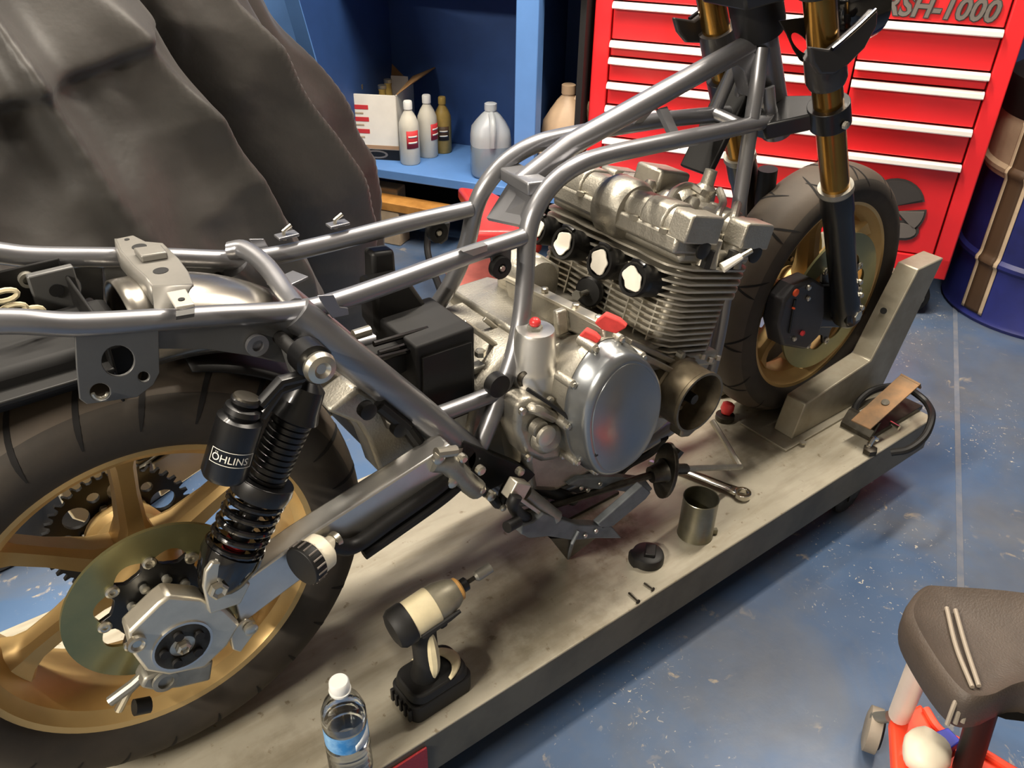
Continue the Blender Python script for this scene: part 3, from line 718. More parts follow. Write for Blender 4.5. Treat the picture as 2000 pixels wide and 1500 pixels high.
# ---- foot pedal with its air hose at the front corner
def pedal():
    c = V((1.615, -0.215, 0.0005))
    t = thing('foot_pedal', 'worn metal foot pedal with a coiled black hose at the platform corner', 'pedal', c)
    q = [P(1662, 820, z=0.055), P(1700, 838, z=0.055), P(1796, 752, z=0.115), P(1758, 732, z=0.115)]
    n = (q[1] - q[0]).cross(q[3] - q[0]).normalized()
    MB().prism(q, n * -0.004).build('treadle', 'rust', t, bevel=0.001)
    lip = [q[3], q[2], q[2] + V((0.012, 0, -0.016)), q[3] + V((0.012, 0, -0.016))]
    MB().prism(lip, V((0.003, 0, 0.003))).build('treadle_lip', 'rust', t)
    m = (q[0] + q[2]) / 2 + n * 0.0004
    MB().cyl(m - n * 0.001, m + n * 0.001, 0.009, n=12).build('rivet', 'dark_steel', t)
    b0 = [P(x, y, z=0.002) for x, y in ((1640, 832), (1697, 862), (1800, 800), (1745, 775))]
    MB().prism(b0, WZ * 0.012).build('base_plate', 'dark_steel', t, bevel=0.001)
    MB().prism([b0[0] + WZ * 0.01, b0[1] + WZ * 0.01, b0[1] + WZ * 0.04 + V((0.02, 0, 0)), b0[0] + WZ * 0.04 + V((0.02, 0, 0))], V((0.012, 0, 0))).build('hinge_bracket', 'dark_steel', t)
    MB().tube(catmull([P(1696, 880, z=0.006), P(1698, 868, z=0.02), P(1706, 856, z=0.03), P(1712, 858, z=0.02)], 5), 0.006, 8).build('hose_fitting', 'chrome', t)
    MB().lathe(P(1698, 884, z=0.002), (0, 0, 1), [(0, 0.016), (0.012, 0.016), (0.014, 0.010)], 6).build('fitting_nut', 'dark_steel', t)
    MB().cyl(P(1738, 826, z=0.012), P(1756, 836, z=0.012), 0.006, n=10).build('fitting_pin', 'chrome', t)
    hose = [P(1740, 884, y=-0.30), P(1775, 877, y=-0.325), P(1806, 852, y=-0.33), P(1820, 815, y=-0.31), P(1812, 790, y=-0.27), P(1795, 773, y=-0.24), P(1770, 758, y=-0.20), P(1735, 755, y=-0.16), P(1700, 765, y=-0.145), P(1677, 785, y=-0.143), P(1668, 805, y=-0.16), P(1674, 822, y=-0.185)]
    MB().tube(catmull(hose, 8), 0.0085, 10).build('hose', 'black_satin', t)
pedal()

# ================================================================== tools lying on the deck
def can():
    c = P(1357, 1042, z=0.0005); t = thing('tin_can', 'open dull tin can standing near the platform edge', 'can', c)
    r = 0.034; h = 0.093
    MB().lathe(c, WZ, [(0, r - 0.001), (0.001, r + 0.001), (0.003, r), (h - 0.002, r), (h, r + 0.0008), (h + 0.001, r), (h, r - 0.0012), (0.003, r - 0.0014), (0.002, 0)], 40, capb=False).build('shell', 'tin_can', t)
    MB().box(c + V((0.030, -0.022, 0.006)), (0.012, 0.008, 0.012), rot_axes(-0.6)).build('tab', 'tin_can', t)
can()
def black_cap():
    c = P(1264, 1093, z=0.0005); t = thing('filler_cap', 'round black plastic cap lying on the deck beside the tin can', 'cap', c)
    pts = []
    for k in range(36):
        a = 2 * PI * k / 36; r = 0.031
        if -0.5 < ((a - 2.7 + PI) % (2 * PI)) - PI < 0.5: r = 0.036
        pts.append((r * math.cos(a), r * math.sin(a)))
    m = MB(); ring = [(0, 1.0), (0.012, 1.0), (0.018, 0.93), (0.020, 0.8), (0.020, 0.0)]
    vs = []; fs = []
    for h, s in ring[:-1]:
        vs += [c + V((x * s, y * s, h)) for x, y in pts]
    n = 36
    for i in range(3):
        for k in range(n): k2 = (k + 1) % n; fs.append((i * n + k, i * n + k2, (i + 1) * n + k2, (i + 1) * n + k))
    fs.append(tuple(3 * n + k for k in range(n))); fs.append(tuple(range(n - 1, -1, -1)))
    m.add(vs, fs); m.build('cap_body', 'black_satin', t)
    MB().box(c + V((0.004, -0.002, 0.023)), (0.03, 0.02, 0.008), rot_axes(0.7)).build('grip', 'black_satin', t, bevel=0.002)
black_cap()
def wrench():
    a = P(1320, 912, z=0.010); b = P(1458, 967, z=0.010); d = (b - a).normalized(); L = (b - a).length
    t = thing('combination_wrench', 'chrome combination wrench lying on the deck behind the tin can', 'wrench', V((b.x, b.y, 0)))
    sd = V((-d.y, d.x, 0))
    MB().tube([a - d * 0.02, a + d * L * 0.45, a + d * (L - 0.035)], 0.0105, 10, ry=0.0060, up=WZ).build('shank', 'chrome', t)
    c = b - d * 0.008
    ring = [(0.017 * math.cos(2 * PI * k / 28), 0.017 * math.sin(2 * PI * k / 28)) for k in range(28)]; hole = [(0.010 * math.cos(2 * PI * k / 12), 0.010 * math.sin(2 * PI * k / 12)) for k in range(12)]
    MB().plate(ring, [hole], c - WZ * 0.007, d, sd, 0.012).build('box_end', 'chrome', t, bevel=0.001)
    MB().prism([a + d * (L - 0.05) + sd * 0.008 - WZ * 0.004, a + d * (L - 0.05) - sd * 0.008 - WZ * 0.004, c - d * 0.012 - sd * 0.012 - WZ * 0.004, c - d * 0.012 + sd * 0.012 - WZ * 0.004], WZ * 0.008).build('neck', 'chrome', t, bevel=0.001)
    ha = a - d * 0.02
    op = [(-0.035, 0.012), (-0.035, 0.022), (-0.01, 0.019), (0.01, 0.008), (0.01, -0.008), (-0.01, -0.019), (-0.035, -0.022), (-0.035, -0.012), (-0.012, -0.011), (-0.012, 0.011)]
    MB().prism([ha + d * x + sd * y - WZ * 0.004 for x, y in op], WZ * 0.008).build('open_end', 'chrome', t, bevel=0.001)
wrench()
# two small screws near the deck edge
for (p0, p1, lb) in (((1228, 1158), (1247, 1176), 'small dark screw pair-mate lying left near the platform edge'), ((1258, 1139), (1276, 1152), 'small dark screw lying nearer the black cap')):
    a = P(*p0, z=0.003); b = P(*p1, z=0.003); d = (b - a).normalized()
    t = thing('loose_screw', 'dark loose screw nearer the black plastic cap' if p0[0] > 1250 else 'dark loose screw at the platform edge farther from the black cap', 'screw', (a.x, a.y, 0), 'loose screws on the deck edge')
    MB().cyl(a, b, 0.002, 0.0015, n=8).build('shank', 'dark_steel', t); MB().lathe(b - d * 0.002, d, [(0, 0.0045), (0.002, 0.0045), (0.003, 0.003)], 12).build('head', 'dark_steel', t)

# ---- cordless impact driver
def driver():
    fwd = (P(955, 1115, z=0.19) - P(770, 1240, z=0.17)); 
    base = P(838, 1360, z=0.0)
    t = thing('impact_driver', 'cream and black cordless impact driver standing on its battery', 'power tool', base)
    # battery foot directions on the deck
    f = (P(905, 1330, z=0.0) - P(805, 1395, z=0.0)); f.z = 0; f.normalize(); s = V((-f.y, f.x, 0))   # f along the foot (to the right), s away
    M = Matrix((f, s, WZ)).transposed()
    c = P(845, 1352, z=0.0)
    def rr(w, d, r, n=6):
        pts = []
        for (cx, cy, a0) in ((w / 2 - r, d / 2 - r, 0), (-w / 2 + r, d / 2 - r, 90), (-w / 2 + r, -d / 2 + r, 180), (w / 2 - r, -d / 2 + r, 270)):
            for k in range(n): a = math.radians(a0 + 90 * k / (n - 1)); pts.append((cx + r * math.cos(a), cy + r * math.sin(a)))
        return pts
    def block(name, w, d, r, z0, z1, m, off=(0, 0), bev=0.003, top=1.0):
        base_ = [c + M @ V((x + off[0], y + off[1], z0)) for x, y in rr(w, d, r)]; tp = [c + M @ V((x * top + off[0], y * top + off[1], z1)) for x, y in rr(w, d, r)]
        n = len(base_); mb = MB(); mb.add(base_ + tp, [tuple(range(n - 1, -1, -1)), tuple(range(n, 2 * n))] + [(k, (k + 1) % n, n + (k + 1) % n, n + k) for k in range(n)])
        return mb.build(name, m, t, bevel=bev)
    block('battery', 0.112, 0.072, 0.014, 0.0005, 0.038, 'drill_black')
    for k in range(5): 
        MB().box(c + M @ V((-0.058, -0.024 + 0.012 * k, 0.018)), (0.006, 0.006, 0.026), M).build('battery_rib', 'drill_black', t, bevel=0.001)
    block('foot', 0.108, 0.074, 0.022, 0.039, 0.056, 'drill_black', top=0.92)
    # cream crescent on the foot
    def cres(k):
        a = math.radians(-75 + 190 * k / 16); return a
    def fnc(u, v):
        a = math.radians(-80 + 190 * u); r0 = 0.047 - 0.004 * math.sin(PI * u); r1 = r0 - 0.020 * math.sin(PI * (0.08 + 0.84 * u)); r = r0 + (r1 - r0) * v
        return c + M @ V((0.003 + r * 1.08 * math.cos(a), r * 0.76 * math.sin(a), 0.0565 + 0.004 * v))
    MB().grid(fnc, 20, 3).build('foot_trim', 'drill_cream', t, solid=0.002)
    # motor body: axis rises a little towards the bit
    tail = P(770, 1245, y=c.y + 0.012); nose = P(955, 1112, y=c.y + 0.10)
    tail = P(763, 1236, z=0.168); nose = P(958, 1108, z=0.20)
    ax = (nose - tail).normalized(); L = (nose - tail).length
    up = (WZ - ax * WZ.dot(ax)).normalized()
    # handle
    hp = catmull([c + M @ V((-0.012, 0, 0.05)), c + M @ V((-0.008, 0.0, 0.085)), tail + ax * 0.046 - up * 0.045, tail + ax * 0.050 - up * 0.02], 6)
    MB().tube(hp, [0.024 - 0.004 * math.sin(PI * i / (len(hp) - 1)) for i in range(len(hp))], 16, up=s).build('handle', 'drill_black', t)
    hp2 = [p - s * 0.0185 + f * 0.002 for p in hp[2:-3]]
    MB().tube(hp2, [0.0075 * (0.35 + math.sin(PI * i / (len(hp2) - 1))) for i in range(len(hp2))], 8).build('handle_trim', 'drill_cream', t)
    R0 = 0.0315; K = 0.80
    MB().lathe(tail, ax, [(0.0, R0 * 0.55), (0.003, R0 * 0.85), (0.010, R0 * 1.0), (0.036 * K, R0 * 1.02), (0.040 * K, R0 * 0.97)], 28).build('rear_cap', 'drill_black', t)
    MB().lathe(tail + ax * 0.040 * K, ax, [(0, R0 * 0.95), (0.05 * K, R0 * 0.97), (0.052 * K, R0 * 0.95)], 28).build('motor_housing', 'drill_cream', t)
    MB().lathe(tail + ax * 0.088 * K, ax, [(0, R0 * 0.94), (0.022 * K, R0 * 0.93), (0.046 * K, R0 * 0.76), (0.058 * K, R0 * 0.58)], 28).build('hammer_case', 'drill_grey', t)
    MB().lathe(tail + ax * 0.143 * K, ax, [(0, R0 * 0.60), (0.006, R0 * 0.58), (0.009, R0 * 0.45)], 24).build('nose_ring', 'drill_ring', t)
    MB().lathe(tail + ax * 0.150 * K, ax, [(0, 0.011), (0.014, 0.011), (0.016, 0.008)], 18).build('chuck', 'black_metal', t)
    MB().cyl(tail + ax * 0.158 * K, tail + ax * (L - 0.026), 0.0037, n=6).build('bit_shank', 'dark_steel', t)
    MB().lathe(tail + ax * (L - 0.030), ax, [(0, 0.005), (0.004, 0.0085), (0.030, 0.0085), (0.030, 0.0055), (0.014, 0.0055)], 16, capb=True).build('socket', 'dull_alloy', t)
    # lower belly, black seam and trigger
    MB().tube([tail + ax * 0.026 - up * 0.020, tail + ax * 0.05 - up * 0.026, tail + ax * 0.082 - up * 0.020], [0.016, 0.019, 0.011], 14).build('belly', 'drill_cream', t)
    MB().tube([tail + ax * x - up * (R0 * 0.30) - s * (R0 * 0.93) for x in (0.032, 0.056, 0.08, 0.10)], [0.004, 0.0055, 0.005, 0.003], 8).build('seam_bumper', 'drill_black', t)
    MB().box(tail + ax * 0.078 - up * 0.040, (0.014, 0.018, 0.028), Matrix((ax, s, up)).transposed()).build('trigger', 'drill_black', t, bevel=0.004)
driver()

# ---- water bottle at the near edge
def water_bottle():
    top = P(658, 1330, z=0.205); c = V((top.x, top.y, 0.0005))
    c = P(672, 1400, z=0.125); c.z = 0.0005
    t = thing('water_bottle', 'clear plastic water bottle with blue label and white cap beside the rear tyre', 'bottle', c)
    r = 0.0315
    prof = [(0, r * 0.7), (0.004, r * 0.92), (0.012, r)]
    z = 0.012
    for k in range(5): prof += [(z + 0.004, r * 0.94), (z + 0.010, r)]; z += 0.012
    prof += [(0.078, r), (0.080, r * 0.97), (0.118, r * 0.97), (0.120, r), (0.140, r * 0.97), (0.156, r * 0.80), (0.170, r * 0.52), (0.178, r * 0.40), (0.190, r * 0.39)]
    outer = prof; inner = [(max(0.002, h), max(0.001, q - 0.0007)) for h, q in reversed(prof)]
    MB().lathe(c, WZ, outer + inner + [(0.002, 0.0)], 36, capb=False).build('bottle_wall', 'clear_plastic', t)
    wl = 0.134
    MB().lathe(c, WZ, [(0.003, r * 0.6)] + [(h, q - 0.0012) for h, q in prof[1:] if h <= wl] + [(wl, r * 0.96)], 36).build('water', 'water', t)
    MB().lathe(c, WZ, [(0.082, r * 0.985), (0.116, r * 0.985), (0.116, r * 0.975), (0.082, r * 0.975)], 40, closed=True).build('label_wrap', 'label_blue', t)
    a0 = math.atan2((CAM_LOC - c).y, (CAM_LOC - c).x)
    def fn(u, v):
        a = a0 + 0.75 + (u - 0.5) * 0.9; rr = r * 0.99; return c + V((rr * math.cos(a), rr * math.sin(a), 0.084 + v * (0.012 + 0.018 * u)))
    MB().grid(fn, 10, 2).build('label_flash', 'label_white', t, solid=0.0004)
    MB().lathe(c + WZ * 0.186, WZ, [(0, r * 0.43), (0.003, r * 0.45), (0.014, r * 0.43), (0.016, r * 0.38)], 28).build('cap', 'cap_white', t)
    MB().lathe(c + WZ * 0.181, WZ, [(0, r * 0.46), (0.004, r * 0.48), (0.0045, r * 0.42)], 28).build('cap_ring', 'cap_white', t)
water_bottle()

# ---- red handled clamp/plug lying by the chock
c = P(1415, 818, z=0.001); t = thing('red_knob', 'small red knob on a dark ring lying behind the ignition housing', 'knob', c)
MB().lathe(c, WZ, [(0, 0.022), (0.012, 0.022), (0.014, 0.018)], 20).build('ring', 'dark_steel', t)
MB().lathe(c + WZ * 0.014, V((0.4, 0.1, 1)), [(0, 0.010), (0.012, 0.016), (0.026, 0.014), (0.03, 0.008)], 18).build('knob_top', 'red_vinyl', t)

# ---- scissor jack under the engine, with its crank
def jack():
    c = P(1110, 1085, z=0.0); t = thing('scissor_jack', 'grey scissor jack with crank handle standing under the engine', 'jack', (c.x + 0.12, c.y + 0.05, 0))
    def arm(name, px, y, th, bev=0.002):
        MB().prism([P(a, b, y=y) for a, b in px], (0, th, 0)).build(name, 'jack_grey', t, bevel=bev)
    yn = -0.215
    arm('lower_arm', [(1020, 1028), (1042, 1020), (1062, 1003), (1130, 1026), (1195, 1028), (1215, 1052), (1160, 1052), (1120, 1056), (1070, 1048), (1035, 1052), (1018, 1044)], yn, 0.02)
    arm('upper_arm', [(1110, 948), (1130, 935), (1200, 932), (1262, 938), (1275, 955), (1262, 968), (1200, 958), (1150, 955)], yn + 0.055, 0.018)
    arm('link_arm', [(1168, 1024), (1255, 948), (1272, 962), (1262, 975), (1198, 1028), (1175, 1034)], yn, 0.014)
    f = [P(1075, 1052, y=yn + 0.004), P(1165, 1050, y=yn + 0.004)]
    foot = V(P(1108, 1093, z=0.0005))
    MB().add([f[0], f[1], f[1] + V((0, 0.05, 0)), f[0] + V((0, 0.05, 0)), foot + V((0.0, 0, 0)), foot + V((0.05, 0.06, 0))], [(0, 1, 2, 3), (0, 4, 1), (2, 5, 3), (1, 4, 5, 2), (0, 3, 5, 4)]).build('base', 'dark_steel', t)
    MB().tube([P(1130, 1037, y=yn - 0.002), P(1118, 1060, y=yn - 0.004), P(1110, 1090, z=0.004)], 0.003, 8).build('base_edge', 'jack_grey', t)
    bb = P(1265, 965, y=yn)
    MB().box((foot.x + 0.13, foot.y + 0.12, 0.004), (0.16, 0.08, 0.007)).build('base_plate', 'dark_steel', t, bevel=0.001)
    # oval end plate and trunnion
    ec = P(1296, 920, y=yn + 0.03); u_ = V((0, 0, 1)); 
    ov = []
    for k in range(28):
        a = 2 * PI * k / 28; ov.append((0.032 * math.cos(a), 0.058 * math.sin(a)))
    nrm = V((0.93, -0.2, 0.0)).normalized(); eu = V((-nrm.y, nrm.x, 0))
    MB().plate(ov, [circle(0.009, 12)], ec, eu, V((0.12, 0, 1)), 0.008).build('end_plate', 'dark_steel', t, bevel=0.002)
    MB().lathe(ec - nrm * 0.028, nrm, [(0, 0.015), (0.022, 0.019), (0.028, 0.024)], 18).build('trunnion', 'dark_steel', t)
    MB().cyl(ec - nrm * 0.30, ec + nrm * 0.03, 0.007, n=10).build('lead_screw', 'dark_steel', t)
    for px in ((1143, 1046), (1164, 1037), (1135, 953), (1148, 957), (1172, 945)):
        MB().lathe(P(*px, y=yn - 0.002 if px[1] > 1000 else yn + 0.053), (0, -1, 0), [(0, 0.0045), (0.002, 0.004), (0.003, 0.001)], 10).build('rivet', 'bolt_steel', t)
    # crank
    k0 = ec + nrm * 0.012; k1 = P(1446, 912, z=0.05); k2 = P(1391, 822, z=0.10)
    MB().tube([k0, k0.lerp(k1, 0.2)], 0.0105, 12).build('crank_socket', 'dark_steel', t)
    MB().tube(catmull([k0.lerp(k1, 0.18), k0.lerp(k1, 0.6), k0.lerp(k1, 0.97)], 4), 0.0062, 10).build('crank_rod', 'dull_alloy', t)
    MB().tube([k0.lerp(k1, 0.965), k1, k1.lerp(k2, 0.06)], 0.0062, 10).build('crank_elbow', 'dull_alloy', t)
    MB().tube([k1.lerp(k2, 0.03), k2], 0.0066, 10).build('crank_grip_rod', 'bolt_steel', t)
    MB().prism([P(1318, 893, y=yn + 0.02), P(1330, 880, y=yn + 0.02), P(1336, 884, y=yn + 0.02), P(1325, 898, y=yn + 0.02)], (0, 0.012, 0)).build('retainer_clip', 'dark_steel', t)
jack()
# ================================================================== the motorcycle
BIKE = thing('motorcycle', 'half built motorcycle with grey tube frame, bare engine and gold wheels', 'motorcycle', (0.0, 0.0, 0.0))
def mir(p): return V((p[0], -p[1], p[2]))
YA = V((0, 1, 0))
RW = V((0, 0, 0.3200)); FW = V((1.469, 0, 0.2925))
def rounded(pts, k=5): return [(p.x, p.y) for p in catmull([V((a, b, 0)) for a, b in pts], k)]

def wheel(name, c, hw, R, tyre_pts, nsp, a0, hub_hw, label):
    prof_in = [(-hw, R), (-hw + 0.003, R - 0.012), (-hw + 0.012, R - 0.018), (-hw + 0.018, R - 0.026), (-hw * 0.45, R - 0.034), (0, R - 0.036), (hw * 0.45, R - 0.034), (hw - 0.018, R - 0.026), (hw - 0.012, R - 0.018), (hw - 0.003, R - 0.012), (hw, R)]
    prof_out = [(hw - 0.002, R + 0.003), (hw - 0.007, R - 0.006), (hw - 0.02, R - 0.012), (hw * 0.4, R - 0.027), (-hw * 0.4, R - 0.027), (-hw + 0.02, R - 0.012), (-hw + 0.007, R - 0.006), (-hw + 0.002, R + 0.003)]
    m = MB().lathe(c, YA, prof_in + prof_out, 96, closed=True, up=WZ)
    for k in range(nsp):
        a = math.radians(a0 + 360 / nsp * k); d = V((math.cos(a), 0, math.sin(a))); tg = V((-math.sin(a), 0, math.cos(a)))
        secs = [(0.035, 0.030, 0.030), (0.07, 0.017, 0.026), (0.12, 0.0145, 0.021), (R - 0.065, 0.0155, 0.021), (R - 0.048, 0.020, 0.026), (R - 0.030, 0.034, 0.036)]
        vs = []; fs = []; n = 8
        for (r, wt, wy) in secs:
            for (i, j) in ((1, 0.55), (0.6, 1), (-0.6, 1), (-1, 0.55), (-1, -0.55), (-0.6, -1), (0.6, -1), (1, -0.55)): vs.append(c + d * r + tg * (wt * i) + YA * (wy * j))
        for i in range(len(secs) - 1):
            for q in range(n): q2 = (q + 1) % n; fs.append((i * n + q, i * n + q2, (i + 1) * n + q2, (i + 1) * n + q))
        fs.append(tuple(range(n))); fs.append(tuple((len(secs) - 1) * n + q for q in range(n)))
        m.add(vs, fs)
    m.lathe(c, YA, [(-hub_hw, 0.028), (-hub_hw, 0.040), (-hub_hw + 0.02, 0.045), (-0.03, 0.052), (0.03, 0.052), (hub_hw - 0.02, 0.045), (hub_hw, 0.040), (hub_hw, 0.028)], 40, up=WZ)
    w = m.build(name, 'gold', BIKE, angle=30); w['label'] = label
    half = tyre_pts; full = half + [(-y, r) for y, r in reversed(half[:-1])]
    pr = rounded(full, 5)
    ty = MB().lathe(c, YA, pr, 120, up=WZ, capa=False, capb=False).build('tyre', 'tyre_rubber', w, angle=60)
    ty.data.materials.append(MATS['rubber']); lim = pr[len(pr) // 2][1] - 0.028 * (1 if hw > 0.07 else 0.75)
    for p_ in ty.data.polygons:
        q_ = p_.center - c
        if math.hypot(q_.x, q_.z) < lim: p_.material_index = 1
    return w, pr
def surf(pr, yy):
    """outer radius of a tyre profile at lateral position yy"""
    best = None
    for (y, r) in pr:
        if best is None or (abs(y - yy) - r * 0.02) < best[0]: best = (abs(y - yy) - r * 0.02, r)
    return best[1]
def profpt(pr, s):
    i = min(len(pr) - 2, max(0, int(s * (len(pr) - 1)))); f = s * (len(pr) - 1) - i
    a, b = pr[i], pr[i + 1]; return (a[0] + (b[0] - a[0]) * f, a[1] + (b[1] - a[1]) * f)
def grooves(w, c, pr, specs, n, wd):
    m = MB()
    for k in range(n):
        for (s0, a0, s1, a1, bend) in specs:
            vs = []; fs = []
            st = 10
            for i in range(st + 1):
                f = i / st; s = s0 + (s1 - s0) * f; a = math.radians(360 / n * k + a0 + (a1 - a0) * f + bend * math.sin(PI * f))
                y, r = profpt(pr, s)
                ds = 0.004; y2, r2 = profpt(pr, min(1, s + ds)); nn = V((0, r2 - r, -(y2 - y)));  # normal in (y,r): (dr, -dy)
                ny, nr = (r2 - r), -(y2 - y); ln = math.hypot(ny, nr) or 1; ny /= ln; nr /= ln
                if nr < 0: ny, nr = -ny, -nr
                h = wd * (0.25 + 0.75 * min(1, 4 * f, 4 * (1 - f)))
                for sg in (-1, 1):
                    aa = a + sg * h / r; rr = r + nr * 0.0006; yy = y + ny * 0.0006
                    vs.append(c + V((rr * math.cos(aa), yy, rr * math.sin(aa))))
            for i in range(st): fs.append((2 * i, 2 * i + 1, 2 * i + 3, 2 * i + 2))
            m.add(vs, fs)
    o = m.build('tread_grooves', 'groove', w); o['kind'] = 'stuff'

rear_tyre = [(-0.078, 0.219), (-0.088, 0.230), (-0.0945, 0.250), (-0.0935, 0.270), (-0.083, 0.289), (-0.060, 0.306), (-0.030, 0.3165), (0.0, 0.3195)]
rw, rpr = wheel('rear_wheel', RW, 0.082, 0.226, rear_tyre, 6, 25, 0.085, 'gold six spoke rear wheel')
grooves(rw, RW, rpr, [(0.17, 0, 0.48, -9, 2), (0.83, 8, 0.52, -1, 2)], 26, 0.0034)
front_tyre = [(-0.049, 0.219), (-0.058, 0.230), (-0.063, 0.247), (-0.0605, 0.263), (-0.050, 0.277), (-0.030, 0.2885), (0.0, 0.2922)]
fwh, fpr = wheel('front_wheel', FW, 0.052, 0.226, front_tyre, 6, 40, 0.055, 'gold six spoke front wheel')
grooves(fwh, FW, fpr, [(0.22, 0, 0.47, 7, 0), (0.30, 9, 0.52, 4, 1), (0.78, 12, 0.55, 18, 0), (0.70, 20, 0.48, 16, 1)], 14, 0.0026)

# ---- brake discs
def disc(w, c, y, R, r_in, nb, carrier_r, m='zinc_disc', th=0.005):
    outer = circle(R, 96)
    inner = []
    for k in range(96):
        a = 2 * PI * k / 96; q = (a * nb / (2 * PI)) % 1; rr = r_in + 0.012 * (math.sin(PI * q) ** 1.5); inner.append((rr * math.cos(a), rr * math.sin(a)))
    d = MB().plate(outer, [inner], c + YA * y, (1, 0, 0), WZ, th)      # thickness along -y
    do = d.build('brake_disc', m, w, angle=30)
    # black carrier with arms
    out = []
    for k in range(nb * 8):
        a = 2 * PI * k / (nb * 8); q = (k % 8) / 8; rr = carrier_r + (r_in - carrier_r + 0.004) * (1 if q in (0, 0.125, 0.875) else 0.15 if q in (0.25, 0.75) else 0.0); out.append((rr * math.cos(a), rr * math.sin(a)))
    MB().plate(out, [circle(0.024, 24)], c + YA * (y + 0.002), (1, 0, 0), WZ, th + 0.002).build('disc_carrier', 'black_metal', w, bevel=0.001)
    for k in range(nb):
        a = 2 * PI * k / nb; b = c + V((r_in * math.cos(a), y - th - 0.002, r_in * math.sin(a)))
        MB().lathe(b + YA * 0.004, -YA, [(0, 0.0085), (0.005, 0.0085), (0.0065, 0.006), (0.006, 0.0035), (0.004, 0.0035)], 16, up=WZ).build('disc_button', 'bolt_steel', w)
        a += PI / nb; b = c + V((carrier_r * 0.62 * math.cos(a), y - th - 0.002, carrier_r * 0.62 * math.sin(a)))
        MB().lathe(b + YA * 0.002, -YA, [(0, 0.006), (0.006, 0.006), (0.007, 0.004)], 12, up=WZ).build('carrier_bolt', 'dull_alloy', w)
disc(rw, RW, -0.090, 0.1165, 0.069, 8, 0.058)
disc(fwh, FW, -0.068, 0.160, 0.104, 9, 0.080, th=0.005)
disc(fwh, FW, 0.073, 0.155, 0.112, 9, 0.086, th=0.005)

# ---- sprocket
def sprocket():
    N = 42; R = 0.100; out = []
    for k in range(N):
        for (f, r) in ((0.0, R - 0.008), (0.28, R - 0.0065), (0.42, R + 0.001), (0.58, R + 0.001), (0.72, R - 0.0065)):
            a = 2 * PI * (k + f) / N; out.append((r * math.cos(a), r * math.sin(a)))
    holes = []
    for k in range(6):
        a = 2 * PI * (k + 0.3) / 6; holes.append(circle(0.0175, 20, 0.066 * math.cos(a), 0.066 * math.sin(a)))
        a = 2 * PI * (k + 0.8) / 6; holes.append(circle(0.0085, 14, 0.070 * math.cos(a), 0.070 * math.sin(a)))
    holes.append(circle(0.036, 28))
    MB().plate(out, holes, RW + YA * 0.079, (1, 0, 0), WZ, 0.006).build('sprocket', 'black_metal', rw)
    MB().lathe(RW, YA, [(0.03, 0.05), (0.045, 0.056), (0.068, 0.050), (0.072, 0.036)], 30, up=WZ).build('sprocket_carrier', 'gold', rw)
    for k in range(6):
        a = 2 * PI * (k + 0.3) / 6 + 0.5; b = RW + V((0.047 * math.cos(a), 0.07, 0.047 * math.sin(a)))
        MB().lathe(b, -YA, [(0, 0.007), (0.006, 0.007), (0.008, 0.004)], 6, up=WZ).build('sprocket_bolt', 'bolt_steel', rw)
sprocket()

# ================================================================== swingarm
def px_prism(px, y, th): return [P(a, b, y=y) for a, b in px], (0, th, 0)
YO = -0.172
top_e = [(455, 1152), (588, 1056), (750, 952), (880, 868)]
bot_e = [(905, 908), (770, 1000), (568, 1148), (470, 1222)]
beam_px = top_e + bot_e
sw = MB()
bp, bv = px_prism(beam_px, YO, 0.036); sw.prism(bp, bv); far_beam = [mir(p) for p in bp]
SW = sw.build('swingarm', 'bright_alloy', BIKE, bevel=0.003); SW['label'] = 'polished aluminium box section swingarm'
MB().prism(far_beam, (0, -0.036, 0)).build('far_beam', 'bright_alloy', SW, bevel=0.003)
# axle end block with its round eccentric
blk_px = [(250, 1238), (310, 1180), (330, 1165), (395, 1170), (440, 1190), (470, 1220), (445, 1262), (400, 1305), (330, 1320), (285, 1312), (262, 1282)]
bp, bv = px_prism(blk_px, -0.180, 0.030)
MB().prism(bp, bv).build('axle_block', 'machined_alloy', SW, bevel=0.004)
MB().prism([mir(p) for p in bp], (0, -0.03, 0)).build('axle_block', 'machined_alloy', SW, bevel=0.004)
for sg in (-1, 1):
    ec = P(357, 1262, y=-0.181); ec = V((ec.x, ec.y * -sg, ec.z))
    ax = V((0, sg, 0))
    MB().lathe(ec - ax * 0.003, ax, [(0, 0.0365), (0.004, 0.0365), (0.004, 0.0335), (0.001, 0.033)], 40, up=WZ, capb=False).build('eccentric_rim', 'bright_alloy', SW)
    MB().lathe(ec - ax * 0.004, ax, [(0, 0.0335), (0.005, 0.0335), (0.006, 0.030), (0.0055, 0.016), (0.002, 0.015), (0.0, 0.010)], 40, up=WZ).build('eccentric_adjuster', 'dark_steel', SW)
    for k in range(5):
        a = 2 * PI * k / 5 + 0.4; b = ec + V((0.0225 * math.cos(a), 0, 0.0225 * math.sin(a)))
        MB().lathe(b + ax * 0.0015, ax, [(0, 0.006), (0.0052, 0.006)], 14, up=WZ).build('spanner_hole', 'black_matte', SW)
    MB().lathe(ec, ax, [(0, 0.009), (0.006, 0.009), (0.008, 0.006), (0.004, 0.004)], 6, up=WZ).build('axle_nut_or_glint', 'bolt_steel', SW)  # small bright steel piece stands in for a glint; the adjuster has no nut
MB().cyl(RW + YA * -0.175, RW + YA * 0.175, 0.0125, n=20).build('axle', 'bolt_steel', SW)
MB().lathe(RW + YA * -0.150, YA, [(-0.0, 0.026), (0, 0.03), (0.004, 0.033), (0.010, 0.030), (0.014, 0.033), (0.020, 0.030), (0.026, 0.033), (0.04, 0.028)], 30, up=WZ).build('axle_spacer', 'machined_alloy', SW)
